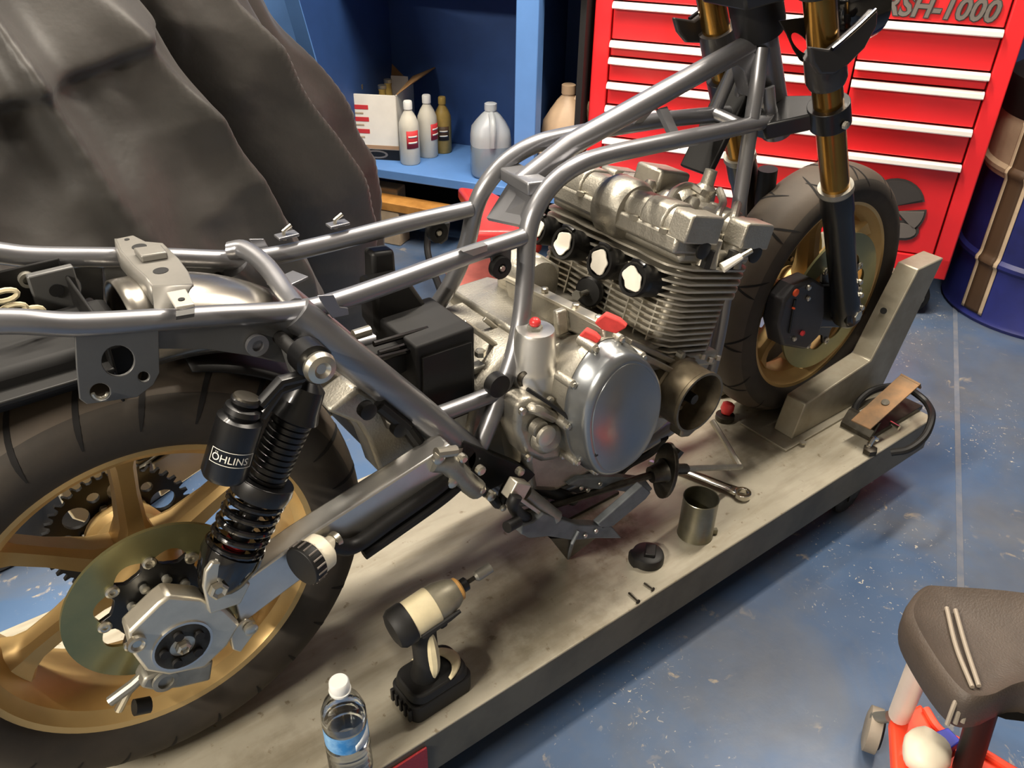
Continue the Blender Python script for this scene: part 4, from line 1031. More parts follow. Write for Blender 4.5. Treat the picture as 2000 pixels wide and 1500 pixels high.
MB().lathe(P(266, 1254, y=-0.182), -YA, [(0, 0.011), (0.006, 0.011), (0.007, 0.008), (0.004, 0.005)], 20, up=WZ).build('pinch_bolt', 'bolt_steel', SW)
# shock mount tab, top clevis
tab = [(398, 1150), (402, 1118), (415, 1100), (435, 1098), (452, 1112), (458, 1135), (490, 1140), (470, 1180), (410, 1200)]
for yy in (-0.186, -0.140):
    bp, bv = px_prism(tab, yy, 0.008); MB().prism(bp, bv).build('shock_tab', 'machined_alloy', SW, bevel=0.002)
MB().lathe(P(425, 1150, y=-0.187), -YA, [(0, 0.012), (0.006, 0.012), (0.008, 0.009), (0.005, 0.005)], 6, up=WZ).build('shock_bolt', 'bolt_steel', SW)
MB().prism([P(a, b, y=-0.165) for a, b in ((455, 1148), (478, 1120), (495, 1132), (482, 1158), (462, 1162))], (0, 0.02, 0)).build('cable_guide', 'dull_alloy', SW, bevel=0.002)
# adjuster bracket below the beam
sup = [(395, 1278), (480, 1210), (500, 1215), (496, 1240), (470, 1275), (455, 1270), (452, 1248), (402, 1290)]
bp, bv = px_prism(sup, -0.176, 0.012); MB().prism(bp, bv).build('chain_adjuster', 'machined_alloy', SW, bevel=0.002)
MB().lathe(P(488, 1225, y=-0.177), -YA, [(0, 0.009), (0.006, 0.009), (0.008, 0.005)], 14, up=WZ).build('adjuster_bolt', 'bolt_steel', SW)
# rear caliper hanger under the axle
cal = [(285, 1325), (330, 1310), (400, 1300), (418, 1290), (412, 1330), (350, 1345), (300, 1350), (275, 1345)]
bp, bv = px_prism(cal, -0.150, 0.03); MB().prism(bp, bv).build('caliper_hanger', 'dull_alloy', SW, bevel=0.004)
MB().lathe(P(322, 1328, y=-0.152), -YA, [(0, 0.016), (0.004, 0.016), (0.005, 0.010), (0.001, 0.010)], 24, up=WZ).build('hanger_eye', 'dull_alloy', SW)
MB().tube([P(300, 1300, y=-0.135), P(262, 1335, y=-0.13), P(215, 1370, y=-0.125)], 0.007, 10).build('torque_rod', 'dull_alloy', SW)
MB().tube([P(290, 1310, y=-0.12), P(250, 1350, y=-0.11), P(232, 1385, y=-0.10)], 0.006, 10).build('torque_rod', 'bolt_steel', SW)
MB().tube([P(262, 1382, y=-0.12), P(292, 1376, y=-0.12)], 0.011, 12).build('rubber_bump', 'black_satin', SW)
# pivot tube and the cast bridge behind the tyre
MB().cyl(P(900, 905, y=-0.15), mir(P(900, 905, y=-0.15)), 0.027, n=24).build('pivot_tube', 'cast_alloy', SW)
br = [(640, 805), (700, 760), (735, 775), (760, 830), (800, 850), (850, 850), (870, 880), (800, 905), (745, 930), (735, 900), (720, 860), (700, 830)]
bp = [P(a, b, y=-0.11) for a, b in br]; MB().prism(bp, (0, 0.05, 0)).build('bridge_casting', 'cast_alloy', SW, bevel=0.006)
MB().prism([mir(p) for p in bp], (0, -0.05, 0)).build('bridge_casting', 'cast_alloy', SW, bevel=0.006)
c0 = P(775, 870, y=-0.08); MB().bar(c0, mir(c0), 0.07, 0.03).build('cross_bridge', 'cast_alloy', SW, bevel=0.005)

# ================================================================== rear shocks
def shock(yy, full=True):
    T = P(606, 742, y=-0.160); B = P(422, 1148, y=-0.160); T = V((T.x, yy, T.z)); B = V((B.x, yy, B.z))
    ax = (B - T); L = ax.length; ax.normalize(); u, v, _ = basis(ax, YA)
    s = MB().lathe(T, ax, [(0.0, 0.012), (0.008, 0.022), (0.035, 0.026), (0.048, 0.030), (0.052, 0.024)], 24)
    z = 0.052
    prof = []
    while z < L * 0.50: prof += [(z, 0.0245), (z + 0.0035, 0.0245), (z + 0.0045, 0.0225), (z + 0.0065, 0.0225)]; z += 0.0078
    s.lathe(T, ax, prof, 24)
    s.cyl(T + ax * L * 0.48, B - ax * 0.02, 0.0125, n=16)
    S = s.build('rear_shock', 'black_metal', BIKE)
    MB().lathe(T + ax * L * 0.46, ax, [(0, 0.026), (0.0, 0.036), (0.010, 0.038), (0.022, 0.036), (0.024, 0.026)], 28).build('preload_collar', 'black_metal', S, bevel=0.001)
    # coil spring
    n = 5.2; z0 = L * 0.52; z1 = L * 0.80; pts = []
    for i in range(int(n * 20) + 1):
        f = i / (n * 20); a = 2 * PI * n * f; pts.append(T + ax * (z0 + (z1 - z0) * f) + u * (0.0315 * math.cos(a)) + v * (0.0315 * math.sin(a)))
    MB().tube(pts, 0.0046, 10).build('coil_spring', 'black_gloss', S)
    MB().lathe(T + ax * L * 0.79, ax, [(0, 0.037), (0.012, 0.038), (0.04, 0.032), (0.062, 0.022), (0.075, 0.014), (L * 0.21, 0.013)], 28).build('spring_seat', 'black_gloss', S)
    MB().lathe(T + ax * L * 0.745, ax, [(0, 0.0135), (0.012, 0.0145), (0.014, 0.0135)], 16).build('travel_ring', 'red_vinyl', S)
    MB().lathe(B - YA * 0.016, YA, [(0, 0.017), (0.032, 0.017)], 20, up=WZ).build('lower_eye', 'black_metal', S)
    if full:
        # top bolt with its domed washer
        bt = P(620, 714, y=-0.192)
        MB().lathe(bt, -YA, [(-0.008, 0.012), (0, 0.018), (0.006, 0.0195), (0.012, 0.017), (0.014, 0.010), (0.010, 0.006)], 28, up=WZ).build('top_bolt', 'bolt_steel', S)
        MB().lathe(V((bt.x, -0.186, bt.z)), YA, [(0, 0.016), (0.002, 0.021), (0.028, 0.021), (0.030, 0.016)], 24, up=WZ).build('upper_eye', 'black_metal', S)
        # remote reservoir and its bridge
        r0 = P(482, 775, y=-0.178); r1 = P(436, 930, y=-0.178)
        ra = (r1 - r0); rl = ra.length; ra.normalize()
        R = MB().lathe(r0, ra, [(0.0, 0.014), (0.003, 0.0165), (0.006, 0.0165), (0.009, 0.013), (0.012, 0.020), (0.018, 0.021), (0.022, 0.019), (0.026, 0.0255), (rl - 0.006, 0.0262), (rl, 0.023)], 36).build('reservoir', 'black_metal', S)
        MB().lathe(r0 - ra * 0.002, ra, [(0, 0.008), (0.001, 0.014), (0.004, 0.0155)], 24).build('reservoir_valve_cap', 'dark_steel', S)
        for k in (0, 1):
            MB().tube([P(590 - 8 * k, 735 + 12 * k, y=-0.178), P(548 - 4 * k, 745 + 16 * k, y=-0.184), P(508, 790 + 22 * k, y=-0.184)], 0.0075, 10).build('bridge_tube', 'black_metal', S)
        # wrapped maker's plate
        ru, rv, _ = basis(ra, WZ); 
        to = (CAM_LOC - (r0 + r1) / 2); ang0 = math.atan2(to.dot(rv), to.dot(ru))
        rad = 0.0264; cpos = 0.105 / 0.155 * rl * 0.98
        # the lettering reads along the image: its right is the direction around the cylinder that increases towards image right
        camr = CAM_M @ V((1, 0, 0)); tdir = (ru * -math.sin(ang0) + rv * math.cos(ang0)); sgn = 1 if tdir.dot(camr) > 0 else -1
        def wrap(x, y, lift): 
            a = ang0 + sgn * (x / rad); return r0 + ra * (cpos - y) + (ru * math.cos(a) + rv * math.sin(a)) * (rad + lift)
        vs, fs = text_mesh('ÖHLINS', 0.0125, 0.0)
        MB().add([wrap(v.x * 0.95 - 0.002 + 0.004, v.y - 0.0006, 0.0007) for v in vs], fs).build('maker_letters', 'paper', S)
        for (x0, x1, y0, y1) in ((-0.021, 0.029, 0.0085, 0.0092), (-0.021, 0.029, -0.0082, -0.0075), (-0.021, -0.0203, -0.0082, 0.0092), (0.0283, 0.029, -0.0082, 0.0092)):
            MB().grid(lambda u_, v_: wrap(x0 + (x1 - x0) * u_, y0 + (y1 - y0) * v_, 0.0006), 10, 1).build('maker_border', 'paper', S)
    return S
shock(-0.160, True); shock(0.160, False)

# ---- brake fluid reservoir resting against the swingarm, with its hose
rc = P(588, 1108, y=-0.205); rd = P(655, 1078, y=-0.205); ax = (rd - rc).normalized()
ax = (ax + V((0.0, 0.35, 0.0))).normalized()
BR = MB().lathe(rc, ax, [(0, 0.020), (0.0, 0.026), (0.003, 0.0275), (0.018, 0.0275), (0.020, 0.025)], 36).build('brake_reservoir', 'black_satin', BIKE, bevel=0.0008)
for k in range(18):
    a = 2 * PI * k / 18; u, v, _ = basis(ax, WZ); b = rc + ax * 0.0105 + (u * math.cos(a) + v * math.sin(a)) * 0.0275
    MB().cyl(b - ax * 0.007, b + ax * 0.007, 0.0014, n=6).build('cap_knurl', 'letter_grey', BR)
MB().lathe(rc + ax * 0.019, ax, [(0, 0.0255), (0.018, 0.0250), (0.022, 0.021), (0.024, 0.011), (0.040, 0.010)], 32).build('reservoir_cup', 'plastic_cream', BR)
he = rc + ax * 0.056
MB().lathe(he, ax, [(0, 0.0115), (0.008, 0.0115)], 16).build('hose_clip', 'bolt_steel', BR)
hz = [rc + ax * 0.050, P(690, 1066, y=-0.185), P(760, 1018, y=-0.182), P(840, 962, y=-0.178), P(885, 925, y=-0.170)]
MB().tube(catmull(hz, 6), 0.0115, 12).build('reservoir_hose', 'black_satin', BR)
MB().tube(catmull([p + V((0.012, -0.004, -0.020)) for p in hz[1:]], 6), 0.008, 10).build('reservoir_hose', 'black_matte', BR)

# ================================================================== frame
r1 = 0.0130
rail_px = [(40, 628, 0.100), (150, 634, 0.100), (300, 626, 0.098), (430, 617, 0.095), (560, 609, 0.090), (640, 594, 0.086), (760, 554, 0.080), (900, 503, 0.073), (1020, 463, 0.066)]
rail = [P(a, b, y=-w) for a, b, w in rail_px]
tail_l = [rail[0] + V((-0.05, 0.012, 0.012)), rail[0] + V((-0.085, 0.05, 0.02))]
loop = [rail[i] for i in range(len(rail) - 1, -1, -1)] + tail_l + [mir(p) for p in reversed(tail_l)] + [mir(p) for p in rail]
f = MB().tube(catmull(loop, 6), r1, 14)
main_px = [(1490, 238, 0.034), (1400, 258, 0.048), (1300, 278, 0.052), (1190, 302, 0.054), (1130, 322, 0.055), (1080, 358, 0.057), (1045, 410, 0.061), (1030, 463, 0.066), (1026, 540, 0.075), (1018, 620, 0.088), (1004, 690, 0.102), (982, 755, 0.115), (958, 820, 0.125), (935, 875, 0.130)]
main = [P(a, b, y=-w) for a, b, w in main_px]
for side in (0, 1):
    pts = [mir(p) for p in main] if side else main
    f.tube(catmull(pts, 6), 0.0140, 16)
headpt = P(1500, 205, y=-0.030)
f.tube(catmull([main[0], P(1503, 222, y=-0.030), headpt, P(1497, 170, y=-0.024)], 5), 0.0140, 14); f.tube(catmull([mir(main[0]), mir(P(1503, 222, y=-0.030)), mir(headpt), mir(P(1497, 170, y=-0.024))], 5), 0.0140, 14)
# backbone and steering head
bb = [P(1016, 360, y=-0.002), P(1110, 285, y=0), P(1300, 178, y=0), P(1462, 88, y=0)]
f.tube(bb, 0.0175, 18)
hd0 = P(1470, -20, y=0); hd1 = P(1517, 258, y=0)
f.tube([hd0, hd1], 0.0285, 24)
# down tubes
for yy in (-0.030, 0.030):
    f.tube(catmull([P(1487, 95, y=yy * 0.5), P(1478, 170, y=yy), P(1463, 270, y=yy * 1.2), P(1448, 370, y=yy * 1.5), P(1425, 520, y=yy * 2.2), V((1.065, yy * 3.0, 0.33)), V((1.02, yy * 3.5, 0.235)), V((0.93, yy * 3.7, 0.200)), V((0.72, yy * 3.8, 0.192)), V((0.57, yy * 3.9, 0.215)), V((0.49, yy * 4.1, 0.30)), V((0.47, yy * 4.2, 0.36))], 5), 0.0135, 14)
# rear stays, struts
stay = [P(575, 612, y=-0.090), P(660, 680, y=-0.105), P(800, 790, y=-0.122), P(920, 888, y=-0.130)]
strut = [P(835, 818, y=-0.122), P(975, 765, y=-0.116)]
seat_cross = [P(448, 490, y=0.085), P(478, 488, y=0.07), P(520, 520, y=0.02), P(560, 575, y=-0.05), P(578, 600, y=-0.085)]
for side in (0, 1):
    g = (lambda L: [mir(p) for p in L]) if side else (lambda L: L)
    f.tube(g(stay), 0.0200, 16, ry=0.0245); f.tube(g(strut), 0.0125, 12)
f.tube(catmull(seat_cross, 6), 0.0125, 12)
# short struts between backbone and side rails, cross tubes
f.bar(P(1292, 212, y=-0.012), P(1318, 268, y=-0.045), 0.02, 0.008); f.bar(mir(P(1292, 212, y=-0.012)), mir(P(1318, 268, y=-0.045)), 0.02, 0.008)
f.tube([P(1398, 222, y=0.03), P(1452, 246, y=-0.03)], 0.011, 12)
f.tube([P(1440, 120, y=0.02), P(1400, 215, y=0.035)], 0.010, 12)
FR = f.build('frame', 'gunmetal', BIKE, angle=40); FR['label'] = 'dark grey welded tube frame'
def fplate(name, px, y, th, m='gunmetal_plate', bev=0.0015, both=False):
    pts = [P(a, b, y=y) for a, b in px]
    o = MB().prism(pts, (0, th, 0)).build(name, m, FR, bevel=bev)
    if both: MB().prism([mir(p) for p in pts], (0, -th, 0)).build(name, m, FR, bevel=bev)
    return o
# cross plate between the bends, small plates on the rails
cp = [P(994, 330, y=0.047), P(1052, 364, y=-0.047), P(1062, 356, y=-0.047), P(1006, 320, y=0.047)]
MB().bar(P(994, 334, y=0.052), P(1054, 368, y=-0.052), 0.038, 0.020).build('cross_plate', 'gunmetal', FR, bevel=0.003)
MB().prism([P(1072, 292, y=0.045), P(1100, 276, y=0.045), P(1122, 292, y=0.0), P(1095, 306, y=0.0)], (0, 0, -0.008)).build('cross_plate', 'gunmetal', FR, bevel=0.002)
MB().prism([P(1105, 318, y=-0.05), P(1148, 292, y=-0.05), P(1160, 300, y=-0.02), P(1118, 322, y=-0.02)], (0, 0, -0.006)).build('cross_plate', 'gunmetal', FR, bevel=0.002)
MB().prism([P(950, 425, y=0.04), P(1000, 345, y=0.045), P(1046, 375, y=-0.045), P(1020, 440, y=-0.04)], (0.004, 0, -0.006)).build('under_seat_panel', 'gunmetal', FR)
fplate('head_gusset', [(1395, 150), (1425, 120), (1470, 95), (1484, 120), (1476, 190), (1466, 190), (1455, 140), (1440, 128), (1420, 138)], -0.016, 0.03, 'gunmetal')
# big pierced tail plates
o2 = P(145, 790, y=-0.108)
def pp(a, b): 
    q = P(a, b, y=-0.108) - o2; return (q.x, q.z)
outl = [pp(*q) for q in [(146, 646), (310, 634), (312, 728), (300, 752), (268, 776), (170, 790), (156, 780), (150, 720)]]
def hole_px(cx, cy, rx, ry, n=22): return [pp(cx + rx * math.cos(2 * PI * k / n), cy + ry * math.sin(2 * PI * k / n)) for k in range(n)]
hs = [hole_px(231, 705, 32, 30), hole_px(281, 736, 11, 10), hole_px(196, 766, 20, 17)]
MB().plate(outl, hs, o2, (1, 0, 0), WZ, -0.004).build('tail_plate', 'gunmetal_plate', FR, bevel=0.0008)
MB().plate(outl, hs, mir(o2), (1, 0, 0), WZ, 0.004).build('tail_plate', 'gunmetal_plate', FR, bevel=0.0008)
MB().tube([P(196 + 15 * math.cos(a), 766 + 12 * math.sin(a), y=-0.112) for a in [0.1 + PI * 0.9 * k / 10 for k in range(11)]], 0.0022, 8).build('cable_hook', 'bolt_steel', FR)
fplate('side_gusset', [(300, 630), (440, 620), (575, 612), (625, 640), (640, 690), (600, 712), (545, 708), (480, 694), (400, 682), (310, 682)], -0.100, 0.004, 'gunmetal_plate', 0.001, True)
MB().lathe(P(500, 672, y=-0.101), -YA, [(0, 0.0135), (0.006, 0.0135), (0.006, 0.007), (0.001, 0.007)], 24, up=WZ).build('gusset_boss', 'gunmetal', FR)
MB().cyl(P(612, 722, y=-0.19), mir(P(612, 722, y=-0.19)), 0.0085, n=16).build('shock_mount_rod', 'black_satin', FR)
fplate('shock_mount_plate', [(560, 690), (610, 660), (650, 690), (640, 740), (600, 760), (575, 735)], -0.122, 0.02, 'gunmetal_plate', 0.003, True)
# rail brackets and bolts
fplate('rail_bracket', [(621, 578), (652, 576), (664, 600), (680, 602), (682, 615), (650, 622), (634, 600)], -0.104, 0.003, 'gunmetal', 0.0008, True)
MB().prism([P(905, 492, y=-0.088), P(952, 478, y=-0.086), P(952, 490, y=-0.086), P(925, 500, y=-0.087)], (0, 0.012, 0)).build('rail_tab', 'bolt_steel', FR)
for (a, b, yy) in ((655, 440, 0.085), (555, 462, 0.09)):
    q = P(a, b, y=yy); MB().tube([q + V((0, 0, -0.005)), q + V((0, 0, 0.008)), q + V((0.012, 0, 0.014))], 0.003, 8).build('cable_clip', 'bolt_steel', FR)
    MB().box(q + V((0.004, 0, 0.001)), (0.03, 0.018, 0.004)).build('cable_clip_base', 'gunmetal', FR, bevel=0.001)
MB().box(P(562, 548, y=0.0), (0.045, 0.03, 0.004), rot_axes(0.3)).build('seat_tab', 'gunmetal', FR, bevel=0.001)
for side in (-1, 1):
    tabp = [(845, 440), (880, 435), (875, 468), (862, 478), (850, 470)] if side > 0 else [(958, 486), (1000, 474), (998, 528), (975, 548), (962, 530)]
    fplate('mount_tab', tabp, 0.078 * side, 0.004, 'gunmetal_plate')
    q = P(854, 453, y=0.076) if side > 0 else P(977, 522, y=-0.082)
    MB().lathe(q, -YA, [(-0.006, 0.0165), (0.005, 0.0165), (0.006, 0.008), (0.003, 0.005)], 22, up=WZ).build('rubber_grommet', 'black_satin', FR)
    MB().lathe(q - YA * 0.004, -YA, [(0, 0.005), (0.003, 0.004)], 12, up=WZ).build('grommet_bolt', 'bolt_steel', FR)
q = P(972, 752, y=-0.134); MB().lathe(q, -YA, [(-0.01, 0.018), (0.006, 0.018), (0.007, 0.009)], 24, up=WZ).build('engine_mount', 'black_satin', FR)
# tail cross bracket: a stamped steel bridge over the inner fender
def tail_bridge():
    ZB = P(230, 487, y=0.100).z + 0.016
    g = lambda a, b, dz=0.0: P(a, b, z=ZB) + V((0, 0, dz))
    top = [(226, 466), (260, 459), (284, 471), (318, 474), (350, 505), (368, 530), (378, 556), (298, 560), (285, 540), (262, 520), (236, 490)]
    TB = MB().prism([g(*q) for q in top], (0, 0, -0.0035)).build('tail_bridge', 'bridge_grey', FR, bevel=0.0012); TB['label'] = 'stamped steel bracket across the tail rails'
    edge = [g(*q) for q in ((226, 466), (236, 490), (262, 520), (285, 540), (298, 560))]; low = [p + V((-0.003, 0, -0.022)) for p in edge]
    MB().add(edge + low, [(i, i + 1, 6 + i, 5 + i) for i in range(4)]).build('tail_bridge_flange', 'bridge_grey', FR, solid=0.003)
    e0, e1 = g(298, 560), g(378, 556); near0 = P(302, 614, y=-0.100); near1 = P(352, 612, y=-0.099)
    rows = 8; vs = []
    for k in range(rows + 1):
        t_ = k / rows; drop = 0.010 * math.sin(t_ * PI / 2) * 0.5 + (1 - math.cos(t_ * PI / 2)) * 0.5
        for (a, b) in ((e0, near0), (e1, near1)):
            p = a.lerp(b, t_); p.z = a.z + (b.z - a.z) * (0.25 * t_ + 0.75 * (1 - math.cos(t_ * PI / 2))); vs.append(p)
    MB().add(vs, [(2 * i, 2 * i + 1, 2 * i + 3, 2 * i + 2) for i in range(rows)]).build('tail_bridge_shoulder', 'bridge_grey', FR, solid=0.0035)
    MB().prism([g(*q) for q in ((263, 497), (318, 490), (330, 506), (278, 514))], (0, 0, 0.009)).build('raised_pad', 'bridge_grey', FR, bevel=0.002)
    MB().prism([g(a, b) for a, b in ((326, 577), (364, 570), (381, 600), (344, 606))], (0, 0, 0.004)).build('seat_latch_tab', 'bridge_light', FR, bevel=0.001)
    MB().prism([g(a, b) for a, b in ((344, 606), (381, 600), (380, 612), (344, 618))], (0, 0.004, -0.006)).build('latch_tab_leg', 'gunmetal_plate', FR)
    for (a, b_, r) in ((272, 482, 0.0085), (314, 529, 0.0085), (356, 592, 0.0035), (248, 468, 0.003)):
        q = g(a, b_, -0.003); MB().lathe(q, WZ, [(0, r), (0.0036 + (0.0045 if r == 0.0035 else 0), r)], 18).build('bridge_hole', 'black_matte', FR)
tail_bridge()
# inner rear fender dome and black tray with wiring
def fen(u, v):
    x = 0.06 + 0.20 * u; a = (v - 0.5) * PI * 1.0; rr = 0.074 - 0.010 * u
    return V((x, rr * math.sin(a) * 1.0, 0.640 + 0.072 * math.cos(a) - 0.075 * u ** 2.2))
MB().grid(fen, 16, 28).build('inner_fender', 'dome_steel', FR, solid=0.003)
tr = MB().box((-0.085, 0.0, 0.655), (0.22, 0.17, 0.006)); tr.box((-0.085, 0.085, 0.69), (0.22, 0.004, 0.07)); tr.box((-0.19, 0, 0.69), (0.004, 0.17, 0.07)); tr.box((0.025, 0.0, 0.66), (0.004, 0.16, 0.10))
tr.build('tail_tray', 'black_satin', FR, bevel=0.002)
MB().box(P(108, 565, y=0.07), (0.05, 0.012, 0.05)).build('tray_bracket', 'gunmetal_plate', FR, bevel=0.002)
MB().lathe(P(110, 567, y=0.063), -YA, [(0, 0.008), (0.0012, 0.008)], 16, up=WZ).build('bracket_hole', 'black_matte', FR)
MB().lathe(P(52, 545, y=0.08), -YA, [(-0.006, 0.009), (0.006, 0.009), (0.006, 0.005), (0.0, 0.005)], 18, up=WZ).build('tray_bush', 'dull_alloy', FR)
for (a, b) in ((8, 578), (26, 606), (60, 612)):
    q = P(a, b, y=0.0); MB().tube([q + V((0.013 * math.cos(t_) * 1.0, 0.0, 0.006 * math.sin(t_))) for t_ in [2 * PI * k / 14 for k in range(14)]], 0.003, 6, closed=True).build('wire_terminal', 'drill_cream', FR)
MB().box(P(60, 700, y=0.0), (0.20, 0.12, 0.05)).build('tail_light_housing', 'black_matte', FR, bevel=0.01)

# battery box and airbox area: black sheet panels and rods
BX = MB().box((0.455, -0.02, 0.475), (0.10, 0.12, 0.15)).build('battery_box', 'black_matte', BIKE, bevel=0.004); BX['label'] = 'black battery box between the frame stays'
MB().prism([P(a, b, y=-0.085) for a, b in ((826, 700), (922, 668), (925, 778), (828, 815))], (0, 0.006, 0)).build('box_side', 'black_satin', BX, bevel=0.001)
MB().prism([P(a, b, y=0.02) for a, b in ((730, 560), (800, 545), (838, 600), (840, 660), (760, 680), (735, 640))], (0, 0.05, 0)).build('airbox', 'black_satin', BX, bevel=0.008)
MB().prism([P(a, b, y=0.06) for a, b in ((728, 495), (772, 488), (776, 540), (770, 570), (730, 570))], (0, 0.03, 0)).build('airbox_snout', 'black_satin', BX, bevel=0.006)
for (p0, p1, yy) in (((730, 672), (835, 642), -0.04), ((725, 704), (850, 672), -0.06), ((740, 690), (860, 655), -0.05)):
    MB().tube([P(*p0, y=yy), P(*p1, y=yy)], 0.0045, 8).build('hold_down_rod', 'black_gloss', BX)
MB().tube([P(690, 655, y=0.0), P(722, 645, y=0.0)], 0.008, 10).build('cable_end', 'bolt_steel', BX)
MB().prism([P(a, b, y=-0.05) for a, b in ((728, 700), (850, 668), (870, 680), (760, 745), (735, 730))], (0, 0.04, 0)).build('box_lid', 'black_satin', BX, bevel=0.002)
def hug(u, v):
    a = math.radians(34 + 38 * u); rr = 0.338; y = (v - 0.5) * 0.16
    return RW + V((rr * math.cos(a), y, rr * math.sin(a) - 0.02 * (2 * v - 1) ** 2))
MB().grid(hug, 20, 8).build('inner_mudguard', 'black_satin', BX, solid=0.003)
# ================================================================== engine
EO = V((0.870, 0, 0.355)); LEAN = math.radians(16)
EU = V((math.cos(LEAN), 0, -math.sin(LEAN))); EW = V((math.sin(LEAN), 0, math.cos(LEAN)))
def E(u, v, w): return EO + EU * u + YA * v + EW * w
EM = Matrix((EU, YA, EW)).transposed()
def eb(mb, u0, u1, v0, v1, w0, w1): return mb.box(E((u0 + u1) / 2, (v0 + v1) / 2, (w0 + w1) / 2), (u1 - u0, v1 - v0, w1 - w0), EM)

case = [(0.565, 0.255), (0.548, 0.34), (0.55, 0.43), (0.58, 0.470), (0.70, 0.480), (0.785, 0.455), (0.95, 0.43), (0.985, 0.36), (0.95, 0.28), (0.83, 0.235), (0.62, 0.225)]
ENG = MB().prism([V((x, -0.150, z)) for x, z in case], (0, 0.30, 0)).build('engine', 'cast_alloy', BIKE, bevel=0.012, seg=3)
ENG['label'] = 'bare aluminium four cylinder engine with finned barrels'
def en(mb, name, m='cast_alloy', bevel=0.0, **k): return mb.build(name, m, ENG, bevel=bevel, **k)
en(MB().prism([V((x, -0.088, z)) for x, z in ((0.505, 0.26), (0.478, 0.34), (0.50, 0.44), (0.56, 0.485), (0.66, 0.49), (0.66, 0.24))], (0, 0.19, 0)), 'gearbox_case', 'cast_alloy', 0.01)
# upper crankcase walls behind the barrels
en(MB().prism([V((x, -0.125, z)) for x, z in ((0.60, 0.45), (0.60, 0.497), (0.68, 0.497), (0.755, 0.462), (0.76, 0.43))], (0, 0.26, 0)), 'upper_case', bevel=0.006)
en(MB().prism([V((x, 0.03, z)) for x, z in ((0.675, 0.48), (0.672, 0.55), (0.72, 0.565), (0.765, 0.53), (0.76, 0.48))], (0, 0.07, 0)), 'starter_housing', bevel=0.01)
en(MB().lathe((0.705, 0.010, 0.525), YA, [(0, 0.026), (0.004, 0.036), (0.07, 0.038), (0.08, 0.028)], 28, up=WZ), 'generator_cover', 'cast_alloy')
en(MB().box((0.70, -0.01, 0.20), (0.24, 0.20, 0.06)), 'oil_pan', 'black_satin', 0.02)
# cylinder barrel core, fins, head
core = MB(); eb(core, -0.070, 0.070, -0.150, 0.150, 0.055, 0.215); en(core, 'barrel_core', 'fin_alloy', 0.008)
def fin(w, hu, hv, th, ru=0.03):
    pts = []
    # outline with lobes for the four barrels on both long sides
    n = 40
    for k in range(n + 1):
        v = -hv + 2 * hv * k / n; lobe = 0.006 * abs(math.sin(PI * (v + 0.16) / 0.08)); edge = 1 - max(0, (abs(v) - (hv - ru)) / ru) ** 2 * 0.35
        pts.append((-(hu + lobe) * edge, v))
    for k in range(n, -1, -1):
        v = -hv + 2 * hv * k / n; lobe = 0.006 * abs(math.sin(PI * (v + 0.16) / 0.08)); edge = 1 - max(0, (abs(v) - (hv - ru)) / ru) ** 2 * 0.35
        pts.append(((hu + lobe) * edge, v))
    return MB().prism([E(u, v, w) for u, v in pts], EW * th)
nf = 9
for k in range(nf):
    w = 0.062 + k * 0.0105; en(fin(w, 0.083 - 0.0006 * (nf - k), 0.165, 0.0032), 'cylinder_fin', 'fin_alloy')
for k in range(5):
    w = 0.159 + k * 0.0125; en(fin(w, 0.098 + 0.001 * k, 0.172, 0.0036), 'head_fin', 'fin_alloy')
# vertical webs across the rear of the fins
for v in (-0.135, -0.105, -0.075, -0.03, 0.0, 0.03, 0.075, 0.105, 0.135):
    m = MB(); eb(m, -0.0835, -0.06, v - 0.0015, v + 0.0015, 0.06, 0.15); en(m, 'fin_web', 'fin_alloy')
for v in (-0.11, -0.045, 0.045, 0.11):
    m = MB(); eb(m, 0.06, 0.0835, v - 0.0015, v + 0.0015, 0.06, 0.15); en(m, 'fin_web', 'fin_alloy')
base = MB(); eb(base, -0.095, 0.095, -0.165, 0.165, 0.030, 0.058); en(base, 'barrel_flange', 'cast_alloy', 0.006)
hd = MB(); eb(hd, -0.090, 0.095, -0.158, 0.158, 0.215, 0.238); en(hd, 'cylinder_head', 'cast_alloy', 0.008)
hd2 = MB(); eb(hd2, -0.118, -0.035, -0.162, 0.162, 0.232, 0.262); eb(hd2, 0.030, 0.108, -0.162, 0.162, 0.226, 0.258); eb(hd2, -0.05, 0.05, -0.155, 0.155, 0.20, 0.236); en(hd2, 'cam_carrier', 'cast_alloy', 0.006)
def cam_cover(uc, w0, hw, v0, v1, hgt, boxy=False):
    prof = [(-hw, 0), (-hw, hgt * 0.45), (-hw * 0.8, hgt * 0.85), (-hw * 0.45, hgt), (hw * 0.45, hgt), (hw * 0.8, hgt * 0.85), (hw, hgt * 0.45), (hw, 0)] if not boxy else [(-hw, 0), (-hw * 0.97, hgt * 0.9), (-hw * 0.85, hgt), (hw * 0.85, hgt), (hw * 0.97, hgt * 0.9), (hw, 0)]
    return MB().prism([E(uc + a, v0, w0 + b) for a, b in prof], YA * (v1 - v0))
